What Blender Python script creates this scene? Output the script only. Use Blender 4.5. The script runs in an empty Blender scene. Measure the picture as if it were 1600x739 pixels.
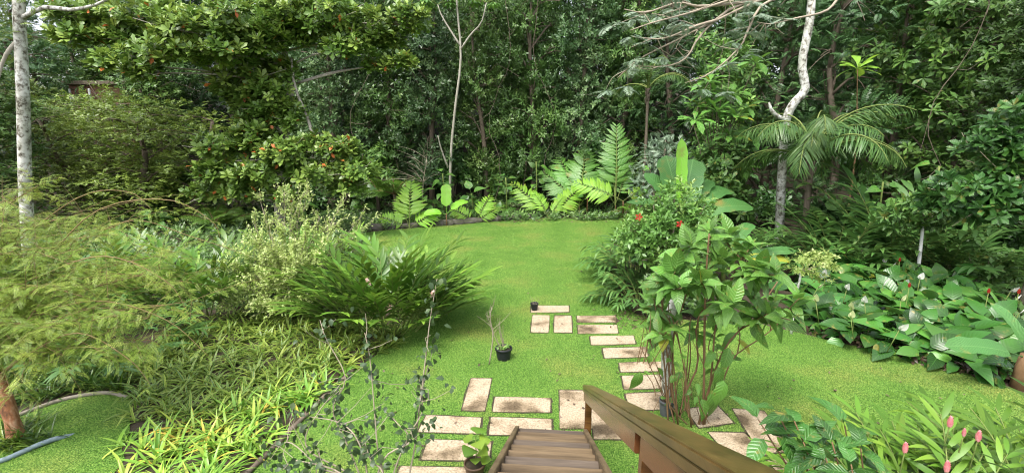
import bpy, bmesh, math, random
import numpy as np
from mathutils import Vector, Matrix
R_ = math.radians
rng = np.random.default_rng(7)
random.seed(7)
scene = bpy.context.scene
COL = scene.collection

# ------------------------------------------------------------------ camera, sky, sun, exposure
CAM_H, PITCH, FPX = 4.2, R_(12.0), 750.0
cam_d = bpy.data.cameras.new('camera')
cam_d.sensor_width = 36.0
cam_d.lens = 36.0 * FPX / 1600.0
cam_d.clip_start, cam_d.clip_end = 0.05, 600.0
cam = bpy.data.objects.new('camera', cam_d)
COL.objects.link(cam)
cam.location = (0, 0, CAM_H)
cam.rotation_euler = (R_(90) - PITCH, 0, 0)
scene.camera = cam

SUN_EL, SUN_AZ = R_(62), R_(215)      # azimuth clockwise from +Y: behind and left of the camera
world = bpy.data.worlds.new('World')
scene.world = world
world.use_nodes = True
wn = world.node_tree
for n in list(wn.nodes): wn.nodes.remove(n)
sky = wn.nodes.new('ShaderNodeTexSky'); sky.sky_type = 'NISHITA'; sky.sun_disc = False
sky.sun_elevation = SUN_EL; sky.sun_rotation = SUN_AZ
sky.air_density = 1.0; sky.dust_density = 4.0; sky.ozone_density = 1.0
hsv = wn.nodes.new('ShaderNodeHueSaturation'); hsv.inputs['Saturation'].default_value = 0.35
bgn = wn.nodes.new('ShaderNodeBackground'); bgn.inputs['Strength'].default_value = 0.15
wo = wn.nodes.new('ShaderNodeOutputWorld')
wn.links.new(sky.outputs[0], hsv.inputs['Color']); wn.links.new(hsv.outputs[0], bgn.inputs['Color'])
wn.links.new(bgn.outputs[0], wo.inputs['Surface'])
sun_d = bpy.data.lights.new('sun', 'SUN'); sun_d.energy = 1.2; sun_d.angle = R_(22); sun_d.color = (1.0, 0.95, 0.87)
sun = bpy.data.objects.new('sun', sun_d); COL.objects.link(sun)
sdir = Vector((math.sin(SUN_AZ) * math.cos(SUN_EL), math.cos(SUN_AZ) * math.cos(SUN_EL), math.sin(SUN_EL)))
sun.rotation_euler = sdir.to_track_quat('Z', 'Y').to_euler()
sun.location = sdir * 60
vs = scene.view_settings
vs.view_transform = 'Standard'; vs.look = 'None'; vs.exposure = 1.5; vs.gamma = 1.0; vs.use_curve_mapping = False
scene.render.engine = 'CYCLES'
cy = scene.cycles
cy.max_bounces = 7; cy.diffuse_bounces = 4; cy.glossy_bounces = 2; cy.transmission_bounces = 4; cy.transparent_max_bounces = 4
cy.caustics_reflective = False; cy.caustics_refractive = False
cy.use_denoising = True; cy.filter_width = 1.1

# ------------------------------------------------------------------ where things stand
CT, ST = math.cos(PITCH), math.sin(PITCH)
def ray(px, py):
    u, v = (px - 800) / FPX, (py - 369.5) / FPX
    return np.array([u, CT - v * ST, -ST - v * CT])
def G_(px, py, z=0.0):
    d = ray(px, py); t = (z - CAM_H) / d[2]
    return np.array([d[0] * t, d[1] * t, z])
def P_(px, py, Y):
    d = ray(px, py); t = Y / d[1]
    return np.array([d[0] * t, Y, CAM_H + d[2] * t])
def hz(x, y):
    s = np.maximum(y - 25.5, np.maximum((x - 16.5) * 0.9, (-x - 22) * 0.3))
    s = np.maximum(s, 0)
    return np.minimum(0.32 * s, 9.0)
def at(x, y): return np.array([x, y, float(hz(x, y))])

# ------------------------------------------------------------------ geometry helpers
def nrm(a): return a / np.maximum(np.linalg.norm(a, axis=-1, keepdims=True), 1e-9)
def frames(d, n):
    y = nrm(np.asarray(d, float)); n = np.asarray(n, float)
    x = np.cross(y, n); bad = np.linalg.norm(x, axis=-1) < 1e-4
    x[bad] = np.cross(y[bad], [1.0, 0.01, 0.0])
    x = nrm(x); z = np.cross(x, y)
    return np.stack([x, y, z], axis=-1)
def axang(axis, a):
    return np.array(Matrix.Rotation(a, 3, Vector(axis)))
class Geo:
    def __init__(s): s.V, s.F, s.U, s.C, s.M, s.n = [], [], [], [], [], 0
    def add(s, V, F, U=None, C=0.5, m=0):
        V = np.asarray(V, float); F = np.asarray(F, int); k = len(V)
        s.V.append(V); s.F.append(np.where(F >= 0, F + s.n, -1))
        s.U.append(np.zeros((k, 2)) if U is None else np.asarray(U, float))
        s.C.append(np.full(k, C) if np.isscalar(C) else np.asarray(C, float))
        s.M.append(np.full(len(F), m, int) if np.isscalar(m) else np.asarray(m, int)); s.n += k
        return s
    def cat(s):
        if len(s.V) != 1:
            s.V = [np.concatenate(s.V)]; s.F = [np.concatenate(s.F)]; s.U = [np.concatenate(s.U)]
            s.C = [np.concatenate(s.C)]; s.M = [np.concatenate(s.M)]
        return s
    def inst(s, T, P, R, S=1.0, rnd=None, keep=0.0, m=None):
        T.cat(); V, F, U, C, M = T.V[0], T.F[0], T.U[0], T.C[0], T.M[0]
        P = np.atleast_2d(np.asarray(P, float)); N = len(P); k = len(V)
        if N == 0: return s
        S = np.broadcast_to(np.asarray(S, float), (N,)) if np.ndim(S) < 2 else np.asarray(S, float)
        L = V[None] * (S[:, None, None] if S.ndim == 1 else S[:, None, :])
        W = np.einsum('nij,nkj->nki', R, L) + P[:, None]
        off = (np.arange(N) * k)[:, None, None]
        FF = np.where(F[None] >= 0, F[None] + off, -1).reshape(-1, 4)
        if rnd is None: cc = np.tile(C, N)
        else: cc = np.clip(np.repeat(rnd, k) + keep * (np.tile(C, N) - 0.5), 0, 1)
        mm = np.tile(M, N) if m is None else m
        return s.add(W.reshape(-1, 3), FF, np.tile(U, (N, 1)), cc, mm)
    def tube(s, pts, rad, sides=6, m=0, c=0.5, cap=True):
        pts = np.asarray(pts, float); k = len(pts); rad = np.broadcast_to(np.asarray(rad, float), (k,))
        d = np.gradient(pts, axis=0); d = nrm(d)
        ref = np.array([0.0, 0, 1]) if abs(d[0][2]) < 0.9 else np.array([1.0, 0, 0])
        xs = []
        x = ref - d[0] * np.dot(ref, d[0])
        for i in range(k):
            x = x - d[i] * np.dot(x, d[i]); x = x / max(np.linalg.norm(x), 1e-9); xs.append(x.copy())
        xs = np.array(xs); ys = np.cross(d, xs)
        a = np.arange(sides) / sides * 2 * math.pi
        V = pts[:, None] + rad[:, None, None] * (np.cos(a)[None, :, None] * xs[:, None] + np.sin(a)[None, :, None] * ys[:, None])
        ln = np.concatenate([[0], np.cumsum(np.linalg.norm(np.diff(pts, axis=0), axis=1))])
        U = np.stack(np.broadcast_arrays((np.arange(sides) / sides)[None, :], ln[:, None]), -1).reshape(-1, 2)
        i, j = np.meshgrid(np.arange(k - 1), np.arange(sides), indexing='ij'); j2 = (j + 1) % sides
        F = np.stack([i * sides + j, i * sides + j2, (i + 1) * sides + j2, (i + 1) * sides + j], -1).reshape(-1, 4)
        V = V.reshape(-1, 3)
        if cap:
            V = np.vstack([V, pts[-1:], pts[:1]]); U = np.vstack([U, [[.5, ln[-1]]], [[.5, 0]]])
            j = np.arange(sides); b = (k - 1) * sides
            F = np.vstack([F, np.stack([b + j, b + (j + 1) % sides, np.full(sides, len(V) - 2), np.full(sides, -1)], -1),
                           np.stack([(j + 1) % sides, j, np.full(sides, len(V) - 1), np.full(sides, -1)], -1)])
        return s.add(V, F, U, c, m)
def bez(ctrl, n=10):
    """smooth path through the control points (Catmull-Rom)"""
    c = np.asarray(ctrl, float); c = np.vstack([2 * c[0] - c[1], c, 2 * c[-1] - c[-2]]); out = []
    seg = len(c) - 3
    for q in np.linspace(0, seg - 1e-6, n):
        i = int(q); t = q - i; p0, p1, p2, p3 = c[i:i + 4]
        out.append(0.5 * (2 * p1 + (p2 - p0) * t + (2 * p0 - 5 * p1 + 4 * p2 - p3) * t * t + (3 * p1 - p0 - 3 * p2 + p3) * t ** 3))
    return np.array(out)
def mesh_of(geo, name, mats, smooth=True):
    geo.cat(); V, F, U, C, M = geo.V[0], geo.F[0], geo.U[0], geo.C[0], geo.M[0]
    me = bpy.data.meshes.new(name)
    msk = F >= 0; cnt = msk.sum(1); lp = F[msk]
    me.vertices.add(len(V)); me.vertices.foreach_set('co', V.astype(np.float32).ravel())
    me.loops.add(len(lp)); me.loops.foreach_set('vertex_index', lp.astype(np.int32))
    me.polygons.add(len(F)); st = np.concatenate([[0], np.cumsum(cnt)[:-1]])
    me.polygons.foreach_set('loop_start', st.astype(np.int32))
    me.polygons.foreach_set('material_index', M.astype(np.int32))
    me.polygons.foreach_set('use_smooth', np.full(len(F), smooth))
    uv = me.uv_layers.new(name='UVMap'); uv.data.foreach_set('uv', U[lp].astype(np.float32).ravel())
    at_ = me.attributes.new('rnd', 'FLOAT', 'POINT'); at_.data.foreach_set('value', C.astype(np.float32))
    for m in (mats if isinstance(mats, (list, tuple)) else [mats]): me.materials.append(m)
    me.update(calc_edges=True); me.validate()
    return me
def tag(o, label=None, cat=None, group=None, kind=None):
    for k, v in (('label', label), ('category', cat), ('group', group), ('kind', kind)):
        if v: o[k] = v
    return o
def obj(name, data, parent=None, loc=None):
    o = bpy.data.objects.new(name, data); COL.objects.link(o)
    if parent: o.parent = parent
    if loc is not None: o.location = tuple(map(float, loc))
    return o
def thing(name, label, cat, loc=(0, 0, 0), rz=0.0, group=None, kind=None):
    o = obj(name, None, None, loc); o.rotation_euler = (0, 0, rz); o.empty_display_size = 0.2
    return tag(o, label, cat, group, kind)
def part(name, geo, mats, parent, smooth=True, label=None):
    o = obj(name, mesh_of(geo, name, mats, smooth), parent)
    if label: o['label'] = label
    return o
def leaf_objs(name, meshes, P, R, S, parent, pick=None):
    """each large leaf an object of its own; mesh data shared between alike leaves"""
    for i in range(len(P)):
        me = meshes[(pick[i] if pick is not None else i) % len(meshes)]
        o = obj(name, me, parent)
        s = S[i] if np.ndim(S) else S
        m = np.eye(4); m[:3, :3] = R[i] * s; m[:3, 3] = P[i]
        o.matrix_local = Matrix(m.tolist())
def copy_tree(o, loc, rz, scale=(1, 1, 1), label=None, group=None):
    c = o.copy(); COL.objects.link(c)
    c.location = tuple(map(float, loc)); c.rotation_euler = (0, 0, rz); c.scale = scale
    if label: c['label'] = label
    if group: c['group'] = group
    for ch in o.children:
        k = ch.copy(); COL.objects.link(k); k.parent = c
    return c

# ------------------------------------------------------------------ leaf shapes
def leafT(W=0.4, n=3, droop=0.15, fold=0.12, shape='lance', petiole=0.0, wave=0.0, m=0):
    """a leaf one unit long along +Y, normal +Z"""
    V, U, F = [], [], []
    prof = {'lance': lambda t: math.sin(math.pi * t ** 0.85) ** 0.9, 'obov': lambda t: (t ** 1.1) * (1 - t ** 6) * 1.35,
            'ovate': lambda t: math.sin(math.pi * t ** 0.65) ** 0.85, 'strap': lambda t: min(1, t * 6, (1 - t) * 2.2),
            'paddle': lambda t: min(1, (t * 7) ** 0.7, ((1 - t) * 6) ** 0.5)}[shape]
    rows = []
    for i in range(n + 1):
        t = i / n; y = petiole + (1 - petiole) * t
        z = -droop * t * t; yy = y * (1 - 0.25 * droop * t)
        if i in (0, n):
            rows.append([len(V)]); V.append((0, yy, z)); U.append((.5, t))
        else:
            w = W / 2 * prof(t) * (1 + wave * math.sin(i * 2.3)); zz = z + fold * w * (1 + wave * 2 * math.sin(i * 1.7))
            rows.append([len(V), len(V) + 1, len(V) + 2])
            V += [(-w, yy, zz), (0, yy, z), (w, yy, zz)]; U += [(0, t), (.5, t), (1, t)]
    for a, b in zip(rows[:-1], rows[1:]):
        if len(a) == 1: F += [(a[0], b[1], b[0], -1), (a[0], b[2], b[1], -1)]
        elif len(b) == 1: F += [(a[0], a[1], b[0], -1), (a[1], a[2], b[0], -1)]
        else: F += [(a[0], a[1], b[1], b[0]), (a[1], a[2], b[2], b[1])]
    g = Geo(); g.add(V, F, U, 0.5, m)
    if petiole > 0: g.tube([(0, 0, 0), (0, petiole * .5, .0), (0, petiole * 1.02, 0)], 0.008, 4, m, cap=False)
    return g.cat()
def whorlT(leaf, k, spread=60, lenj=0.2, twig=0.3, seed=0, pitch0=25, m=None):
    """cluster of k leaves round a twig that points along +Y"""
    r = np.random.default_rng(seed); g = Geo()
    az = np.arange(k) * 2.399 + r.uniform(0, 6); el = np.radians(pitch0 + (spread - pitch0) * np.linspace(1, 0, k) + r.normal(0, 8, k))
    d = np.stack([np.cos(az) * np.sin(el), np.cos(el), np.sin(az) * np.sin(el)], -1)
    up = np.tile([0.0, 1.0, 0.3], (k, 1)) + r.normal(0, .2, (k, 3))
    P = np.stack([np.zeros(k), np.linspace(-twig, 0, k), np.zeros(k)], -1)
    g.inst(leaf, P, frames(d, up), r.uniform(1 - lenj, 1 + lenj, k), r.uniform(.2, .8, k), 0, m)
    return g.cat()
def pinnateT(pairs, lw, arch=0.3, leaflet=None, ll=0.3, ang=65, m_l=0, m_s=1, rach=0.012, taper=True, base=0.15, hang=0.2, seed=0, sides=4):
    """feather-shaped leaf one unit long along +Y with an arching midrib"""
    r = np.random.default_rng(seed); g = Geo()
    leaflet = leaflet or leafT(lw, 2, .15, .15)
    t = np.linspace(0, 1, 9); pts = np.stack([np.zeros(9), t * (1 - .3 * arch * t), -arch * t * t], -1)
    if rach: g.tube(pts, rach * (1 - .8 * t), sides, m_s, cap=False)
    tt = np.linspace(base, .99, pairs)
    y = tt * (1 - .3 * arch * tt); z = -arch * tt * tt
    sz = ll * ((np.sin(math.pi * np.clip(tt * .8 + .16, 0, 1)) ** .6) if taper else np.ones(pairs))
    for sgn in (-1, 1):
        a = np.radians(ang - 30 * tt ** 2 + r.normal(0, 6, pairs))
        tg = nrm(np.stack([np.zeros(pairs), 1 - .6 * arch * tt, -2 * arch * tt], -1))
        d = np.stack([sgn * np.sin(a), np.zeros(pairs), -hang + r.normal(0, .06, pairs)], -1) + tg * np.cos(a)[:, None]
        up = np.stack([np.zeros(pairs), -tg[:, 2], tg[:, 1] + .05], -1) + r.normal(0, .1, (pairs, 3))
        g.inst(leaflet, np.stack([np.zeros(pairs), y, z], -1), frames(d, up), sz * r.uniform(.9, 1.1, pairs), r.uniform(.3, .7, pairs), 0, m_l)
    return g.cat()

# ------------------------------------------------------------------ materials
def base_mat(name):
    m = bpy.data.materials.new(name); m.use_nodes = True; nt = m.node_tree
    return m, nt, nt.nodes, nt.links, nt.nodes['Principled BSDF']
def ramp(nt, stops):
    r = nt.nodes.new('ShaderNodeValToRGB'); e = r.color_ramp.elements
    while len(e) < len(stops): e.new(0.5)
    for k, (p, c) in zip(e, stops): k.position = p; k.color = (*c, 1)
    return r
def leaf_mat(name, stops, rough=0.36, trans=0.2, veins=0, vein_col=None, hv=0.12, spec=0.42, striped=None, vb=.4):
    m, nt, N, L, b = base_mat(name)
    a = N.new('ShaderNodeAttribute'); a.attribute_name = 'rnd'
    cr = ramp(nt, stops); L.new(a.outputs['Fac'], cr.inputs[0])
    oi = N.new('ShaderNodeObjectInfo'); mr = N.new('ShaderNodeMapRange')
    mr.inputs['To Min'].default_value = 1 - hv * 1.6; mr.inputs['To Max'].default_value = 1 + hv * 1.6
    L.new(oi.outputs['Random'], mr.inputs['Value'])
    tx = N.new('ShaderNodeTexNoise'); tx.inputs['Scale'].default_value = 0.9; tx.inputs['Detail'].default_value = 3
    geo = N.new('ShaderNodeNewGeometry'); L.new(geo.outputs['Position'], tx.inputs['Vector'])
    mr2 = N.new('ShaderNodeMapRange'); mr2.inputs['To Min'].default_value = .75; mr2.inputs['To Max'].default_value = 1.25
    L.new(tx.outputs['Fac'], mr2.inputs['Value'])
    mu = N.new('ShaderNodeMath'); mu.operation = 'MULTIPLY'; L.new(mr.outputs[0], mu.inputs[0]); L.new(mr2.outputs[0], mu.inputs[1])
    hs = N.new('ShaderNodeHueSaturation'); L.new(mu.outputs[0], hs.inputs['Value']); L.new(cr.outputs[0], hs.inputs['Color'])
    hu = N.new('ShaderNodeMapRange'); hu.inputs['To Min'].default_value = .485; hu.inputs['To Max'].default_value = .515
    L.new(tx.outputs['Fac'], hu.inputs['Value']); L.new(hu.outputs[0], hs.inputs['Hue'])
    col = hs.outputs[0]
    if veins or striped:
        uv = N.new('ShaderNodeUVMap'); sp = N.new('ShaderNodeSeparateXYZ'); L.new(uv.outputs[0], sp.inputs[0])
        def M(op, x, y=None):
            k = N.new('ShaderNodeMath'); k.operation = op
            for i, q in enumerate((x, y)):
                if q is None: continue
                if isinstance(q, (int, float)): k.inputs[i].default_value = q
                else: L.new(q, k.inputs[i])
            return k.outputs[0]
        off = M('ABSOLUTE', M('SUBTRACT', sp.outputs[0], .5))
        if veins:
            w = M('SINE', M('SUBTRACT', M('MULTIPLY', sp.outputs[1], veins * 6.283), M('MULTIPLY', off, veins * 2.6)))
            groove = M('POWER', M('ADD', M('MULTIPLY', w, .5), .5), 3.0)
            mid = M('LESS_THAN', off, .022)
            line = M('MAXIMUM', M('MULTIPLY', M('GREATER_THAN', groove, .82), .55), mid)
            bp = N.new('ShaderNodeBump'); bp.inputs['Strength'].default_value = vb; bp.inputs['Distance'].default_value = .02; bp.invert = True
            L.new(groove, bp.inputs['Height']); L.new(bp.outputs[0], b.inputs['Normal'])
            mx = N.new('ShaderNodeMix'); mx.data_type = 'RGBA'
            L.new(M('MULTIPLY', line, .6), mx.inputs[0]); L.new(col, mx.inputs[6]); mx.inputs[7].default_value = (*(vein_col or (.2, .34, .08)), 1)
            col = mx.outputs[2]
            tco = N.new('ShaderNodeTexCoord'); va = N.new('ShaderNodeVectorMath'); va.operation = 'MULTIPLY_ADD'; va.inputs[1].default_value = (31, 17, 23)
            L.new(oi.outputs['Random'], va.inputs[0]); L.new(tco.outputs['Object'], va.inputs[2])
            bl = N.new('ShaderNodeTexNoise'); bl.inputs['Scale'].default_value = 5.0; bl.inputs['Detail'].default_value = 5; L.new(va.outputs[0], bl.inputs['Vector'])
            br = ramp(nt, [(.60, (0, 0, 0)), (.72, (1, 1, 1))]); L.new(bl.outputs['Fac'], br.inputs[0])
            mb = N.new('ShaderNodeMix'); mb.data_type = 'RGBA'; L.new(M('MULTIPLY', br.outputs[0], .75), mb.inputs[0]); L.new(col, mb.inputs[6]); mb.inputs[7].default_value = (.25, .21, .05, 1); col = mb.outputs[2]
        if striped:
            mx = N.new('ShaderNodeMix'); mx.data_type = 'RGBA'
            L.new(M('MULTIPLY', M('GREATER_THAN', off, .3), .8), mx.inputs[0]); L.new(col, mx.inputs[6]); mx.inputs[7].default_value = (*striped, 1)
            col = mx.outputs[2]
    L.new(col, b.inputs['Base Color']); b.inputs['Roughness'].default_value = rough; b.inputs['Specular IOR Level'].default_value = spec
    tr = N.new('ShaderNodeBsdfTranslucent'); h2 = N.new('ShaderNodeHueSaturation'); h2.inputs['Value'].default_value = 1.25; h2.inputs['Hue'].default_value = .485
    L.new(col, h2.inputs['Color']); L.new(h2.outputs[0], tr.inputs['Color'])
    ms = N.new('ShaderNodeMixShader'); ms.inputs[0].default_value = trans
    L.new(b.outputs[0], ms.inputs[1]); L.new(tr.outputs[0], ms.inputs[2]); L.new(ms.outputs[0], N['Material Output'].inputs[0])
    return m
def noise_mat(name, stops, scale=4.0, rough=0.8, bump=0.3, detail=6, stretch=(1, 1, 1), coord='Object', dist=0.02, stops2=None, scale2=1.0, spec=0.3, w=.5):
    m, nt, N, L, b = base_mat(name)
    tc = N.new('ShaderNodeTexCoord'); mp = N.new('ShaderNodeMapping'); mp.inputs['Scale'].default_value = stretch
    oi = N.new('ShaderNodeObjectInfo'); ad = N.new('ShaderNodeVectorMath'); ad.operation = 'MULTIPLY_ADD'
    L.new(oi.outputs['Random'], ad.inputs[0]); ad.inputs[1].default_value = (37, 19, 11)
    if coord == 'World':
        g = N.new('ShaderNodeNewGeometry'); L.new(g.outputs['Position'], mp.inputs[0])
        src = mp.outputs[0]
    else:
        L.new(tc.outputs[coord], ad.inputs[2]); L.new(ad.outputs[0], mp.inputs[0]); src = mp.outputs[0]
    t = N.new('ShaderNodeTexNoise'); t.inputs['Scale'].default_value = scale; t.inputs['Detail'].default_value = detail; t.inputs['Roughness'].default_value = .65
    L.new(src, t.inputs['Vector'])
    cr = ramp(nt, stops); L.new(t.outputs['Fac'], cr.inputs[0]); col = cr.outputs[0]
    if stops2:
        t2 = N.new('ShaderNodeTexNoise'); t2.inputs['Scale'].default_value = scale2; t2.inputs['Detail'].default_value = 5; L.new(src, t2.inputs['Vector'])
        c2 = ramp(nt, stops2); L.new(t2.outputs['Fac'], c2.inputs[0])
        mx = N.new('ShaderNodeMix'); mx.data_type = 'RGBA'; mx.blend_type = 'MULTIPLY'; mx.inputs[0].default_value = 1.0
        L.new(col, mx.inputs[6]); L.new(c2.outputs[0], mx.inputs[7]); col = mx.outputs[2]
    L.new(col, b.inputs['Base Color']); b.inputs['Roughness'].default_value = rough; b.inputs['Specular IOR Level'].default_value = spec
    bp = N.new('ShaderNodeBump'); bp.inputs['Strength'].default_value = bump; bp.inputs['Distance'].default_value = dist
    L.new(t.outputs['Fac'], bp.inputs['Height']); L.new(bp.outputs[0], b.inputs['Normal'])
    return m
S3 = lambda a, b, c: [(0.0, a), (0.5, b), (1.0, c)]
M = {}
M['fine'] = leaf_mat('fine_leaf', S3((.05, .105, .025), (.095, .185, .045), (.23, .35, .09)))
M['fineb'] = leaf_mat('blue_green_leaf', S3((.045, .095, .035), (.088, .165, .058), (.2, .3, .115)))
M['broad'] = leaf_mat('broad_leaf', S3((.04, .10, .022), (.08, .18, .035), (.19, .34, .06)), veins=7, hv=.2)
M['comp'] = leaf_mat('dark_leaf', S3((.032, .08, .025), (.062, .14, .042), (.13, .24, .075)), rough=.4)
M['light'] = leaf_mat('yellow_green_leaf', S3((.11, .17, .03), (.20, .29, .05), (.36, .45, .09)))
M['almond'] = leaf_mat('almond_leaf', [(0, (.055, .115, .018)), (.5, (.125, .225, .038)), (.93, (.30, .42, .085)), (.955, (.62, .22, .05)), (1, (.55, .13, .05))], rough=.35)
M['feather'] = leaf_mat('feathery_leaf', S3((.11, .195, .022), (.225, .335, .045), (.42, .5, .095)), trans=.35)
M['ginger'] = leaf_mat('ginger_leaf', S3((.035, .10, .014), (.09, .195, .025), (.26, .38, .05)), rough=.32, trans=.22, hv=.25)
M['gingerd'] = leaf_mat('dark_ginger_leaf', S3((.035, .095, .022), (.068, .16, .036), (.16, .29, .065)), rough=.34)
M['shell'] = leaf_mat('bright_ginger_leaf', S3((.035, .09, .010), (.085, .18, .020), (.25, .36, .045)), rough=.36, trans=.25, hv=.28, spec=.3)
M['pinn'] = leaf_mat('lime_leaflet', S3((.14, .31, .03), (.22, .43, .04), (.34, .54, .06)), veins=5, trans=.35)
M['pinnd'] = leaf_mat('green_leaflet', S3((.06, .17, .03), (.10, .25, .04), (.17, .35, .06)), veins=5)
M['palm'] = leaf_mat('palm_leaflet', S3((.035, .09, .02), (.065, .145, .032), (.13, .22, .05)), rough=.38)
M['banana'] = leaf_mat('banana_leaf', S3((.04, .125, .03), (.07, .19, .045), (.14, .31, .065)), veins=22, vein_col=(.16, .32, .1), rough=.4)
M['bananal'] = leaf_mat('lime_banana_leaf', S3((.15, .36, .03), (.20, .46, .04), (.26, .54, .05)), veins=22, vein_col=(.3, .5, .1))
M['yellow'] = leaf_mat('yellowing_leaf', S3((.22, .28, .03), (.34, .36, .04), (.42, .36, .05)), veins=8)
M['noni'] = leaf_mat('quilted_leaf', S3((.055, .15, .024), (.11, .25, .04), (.23, .42, .06)), rough=.3, veins=8, vein_col=(.22, .4, .1), trans=.28, spec=.45, hv=.26)
M['nonid'] = leaf_mat('dark_quilted_leaf', S3((.025, .085, .018), (.05, .145, .026), (.11, .27, .04)), hv=.3, rough=.28, veins=8, vein_col=(.14, .28, .08), trans=.22, spec=.45)
M['peace'] = leaf_mat('peace_lily_leaf', S3((.022, .08, .014), (.045, .14, .022), (.13, .29, .04)), rough=.27, veins=9, vein_col=(.06, .17, .03), hv=.36, spec=.45, vb=.13)
M['hib'] = leaf_mat('hibiscus_leaf', S3((.09, .2, .04), (.15, .3, .06), (.34, .48, .13)))
M['pale'] = leaf_mat('pale_leaf', S3((.24, .35, .08), (.38, .49, .14), (.6, .65, .3)), trans=.3)
M['silver'] = leaf_mat('silver_leaf', S3((.12, .19, .12), (.2, .28, .18), (.34, .42, .30)))
M['bluedark'] = leaf_mat('dusky_leaf', S3((.035, .07, .026), (.065, .115, .042), (.14, .2, .075)), rough=.4)
M['cover'] = leaf_mat('striped_strap_leaf', S3((.035, .115, .014), (.10, .215, .025), (.28, .37, .055)), striped=(.34, .40, .09))
M['coverl'] = leaf_mat('lime_strap_leaf', [(0, (.10, .24, .03)), (.5, (.19, .36, .045)), (.9, (.38, .48, .08)), (1, (.62, .46, .08))])
M['fern'] = leaf_mat('fern_leaf', S3((.06, .15, .02), (.11, .23, .03), (.2, .34, .05)))
M['grass'] = leaf_mat('lawn_blade', S3((.05, .128, .014), (.128, .262, .036), (.28, .415, .09)), rough=.5, trans=.3, hv=0)
M['litter'] = leaf_mat('dry_leaf', S3((.05, .035, .022), (.11, .075, .05), (.19, .135, .09)), trans=.1)
M['bark'] = noise_mat('bark', S3((.06, .045, .03), (.14, .11, .08), (.26, .22, .17)), 3.0, stretch=(3, 3, .6), bump=.6)
M['barkpale'] = noise_mat('pale_bark', S3((.22, .2, .16), (.38, .35, .29), (.55, .52, .46)), 4.0, stretch=(2, 2, .8), bump=.4)
M['lichen'] = noise_mat('white_lichen_bark', [(.37, (.09, .075, .055)), (.45, (.34, .33, .29)), (.53, (.62, .62, .58)), (.7, (.74, .74, .71))], 8.0, stretch=(1, 1, .9), bump=.6, detail=10, stops2=[(.34, (.55, .56, .48)), (.48, (.95, .95, .92)), (.6, (1, 1, 1))], scale2=1.3)
M['redbark'] = noise_mat('reddish_bark', [(.32, (.07, .035, .02)), (.48, (.28, .12, .055)), (.66, (.42, .27, .17))], 7.0, stretch=(2, 2, .7), bump=.5)
M['twig'] = noise_mat('twig', S3((.16, .13, .09), (.32, .27, .2), (.45, .4, .32)), 12.0, bump=.2)
M['redtwig'] = noise_mat('ruddy_twig', S3((.10, .065, .03), (.2, .14, .065), (.32, .24, .12)), 12.0, bump=.2)
M['stem'] = noise_mat('green_stem', S3((.08, .14, .03), (.15, .2, .05), (.22, .2, .08)), 9.0, bump=.1)
M['brownstem'] = noise_mat('brown_stem', S3((.08, .045, .025), (.17, .1, .05), (.27, .17, .09)), 9.0, bump=.3)
M['white'] = leaf_mat('white_spathe', S3((.68, .72, .58), (.8, .8, .72), (.82, .82, .76)), trans=.2, hv=.02)
M['cream'] = leaf_mat('cream_spathe', S3((.5, .58, .25), (.62, .66, .34), (.7, .72, .42)), trans=.2, hv=.02)
M['red'] = leaf_mat('red_petal', S3((.36, .03, .02), (.48, .05, .03), (.58, .12, .06)), trans=.2, hv=.02)
M['pink'] = leaf_mat('pink_bract', S3((.72, .24, .27), (.8, .34, .37), (.84, .5, .5)), trans=.2, hv=.02)
M['shellpink'] = leaf_mat('shell_pink_petal', S3((.7, .4, .34), (.78, .5, .44), (.8, .66, .6)), trans=.2, hv=.02)

# ------------------------------------------------------------------ the setting: terrain, lawn
soil = noise_mat('soil', S3((.022, .017, .010), (.048, .037, .023), (.09, .07, .042)), 2.5, bump=.8, coord='World', dist=.06)
forest_floor = noise_mat('forest_floor', S3((.018, .028, .01), (.045, .05, .02), (.09, .075, .04)), 1.6, bump=.8, coord='World', dist=.1)
def sheet(name, mat, x0, x1, y0, y1, nx, ny, dz=0.0, fn=hz, rough=0.0):
    xs, ys = np.meshgrid(np.linspace(x0, x1, nx), np.linspace(y0, y1, ny), indexing='ij')
    zs = fn(xs, ys) + dz + rough * rng.normal(0, 1, xs.shape)
    V = np.stack([xs, ys, zs], -1).reshape(-1, 3)
    i, j = np.meshgrid(np.arange(nx - 1), np.arange(ny - 1), indexing='ij')
    F = np.stack([i * ny + j, (i + 1) * ny + j, (i + 1) * ny + j + 1, i * ny + j + 1], -1).reshape(-1, 4)
    g = Geo(); g.add(V, F, V[:, :2])
    return obj(name, mesh_of(g, name, mat))
tag(sheet('ground', [soil], -260, 260, -60, 300, 261, 181), 'dark bare soil under the beds and the forest', 'ground', kind='structure')

LAWN = [G_(*p)[:2] for p in [(300, 830), (392, 738), (450, 680), (500, 628), (540, 590), (575, 566), (595, 545), (625, 522), (635, 490), (625, 455), (610, 420), (575, 385), (565, 364),
        (640, 357), (720, 351), (800, 344), (880, 337), (955, 334), (990, 345), (965, 370), (950, 400), (955, 440), (975, 478), (1005, 496),
        (1080, 500), (1180, 505), (1240, 517), (1330, 538), (1440, 567), (1530, 592), (1625, 622)]] + [np.array([10.5, 2.0]), np.array([-4.5, 2.0])]
LAWN2 = [G_(*p)[:2] for p in [(-140, 760), (-140, 684), (-60, 676), (0, 660), (40, 644), (90, 627), (135, 617), (175, 614), (205, 628), (202, 665), (190, 700), (180, 745), (150, 830)]]
def inside(poly, x, y):
    x = np.asarray(x); y = np.asarray(y); c = np.zeros(x.shape, bool); n = len(poly)
    for i in range(n):
        x1, y1 = poly[i]; x2, y2 = poly[(i + 1) % n]
        c ^= ((y1 > y) != (y2 > y)) & (x < (x2 - x1) * (y - y1) / (y2 - y1 + 1e-12) + x1)
    return c
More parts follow.
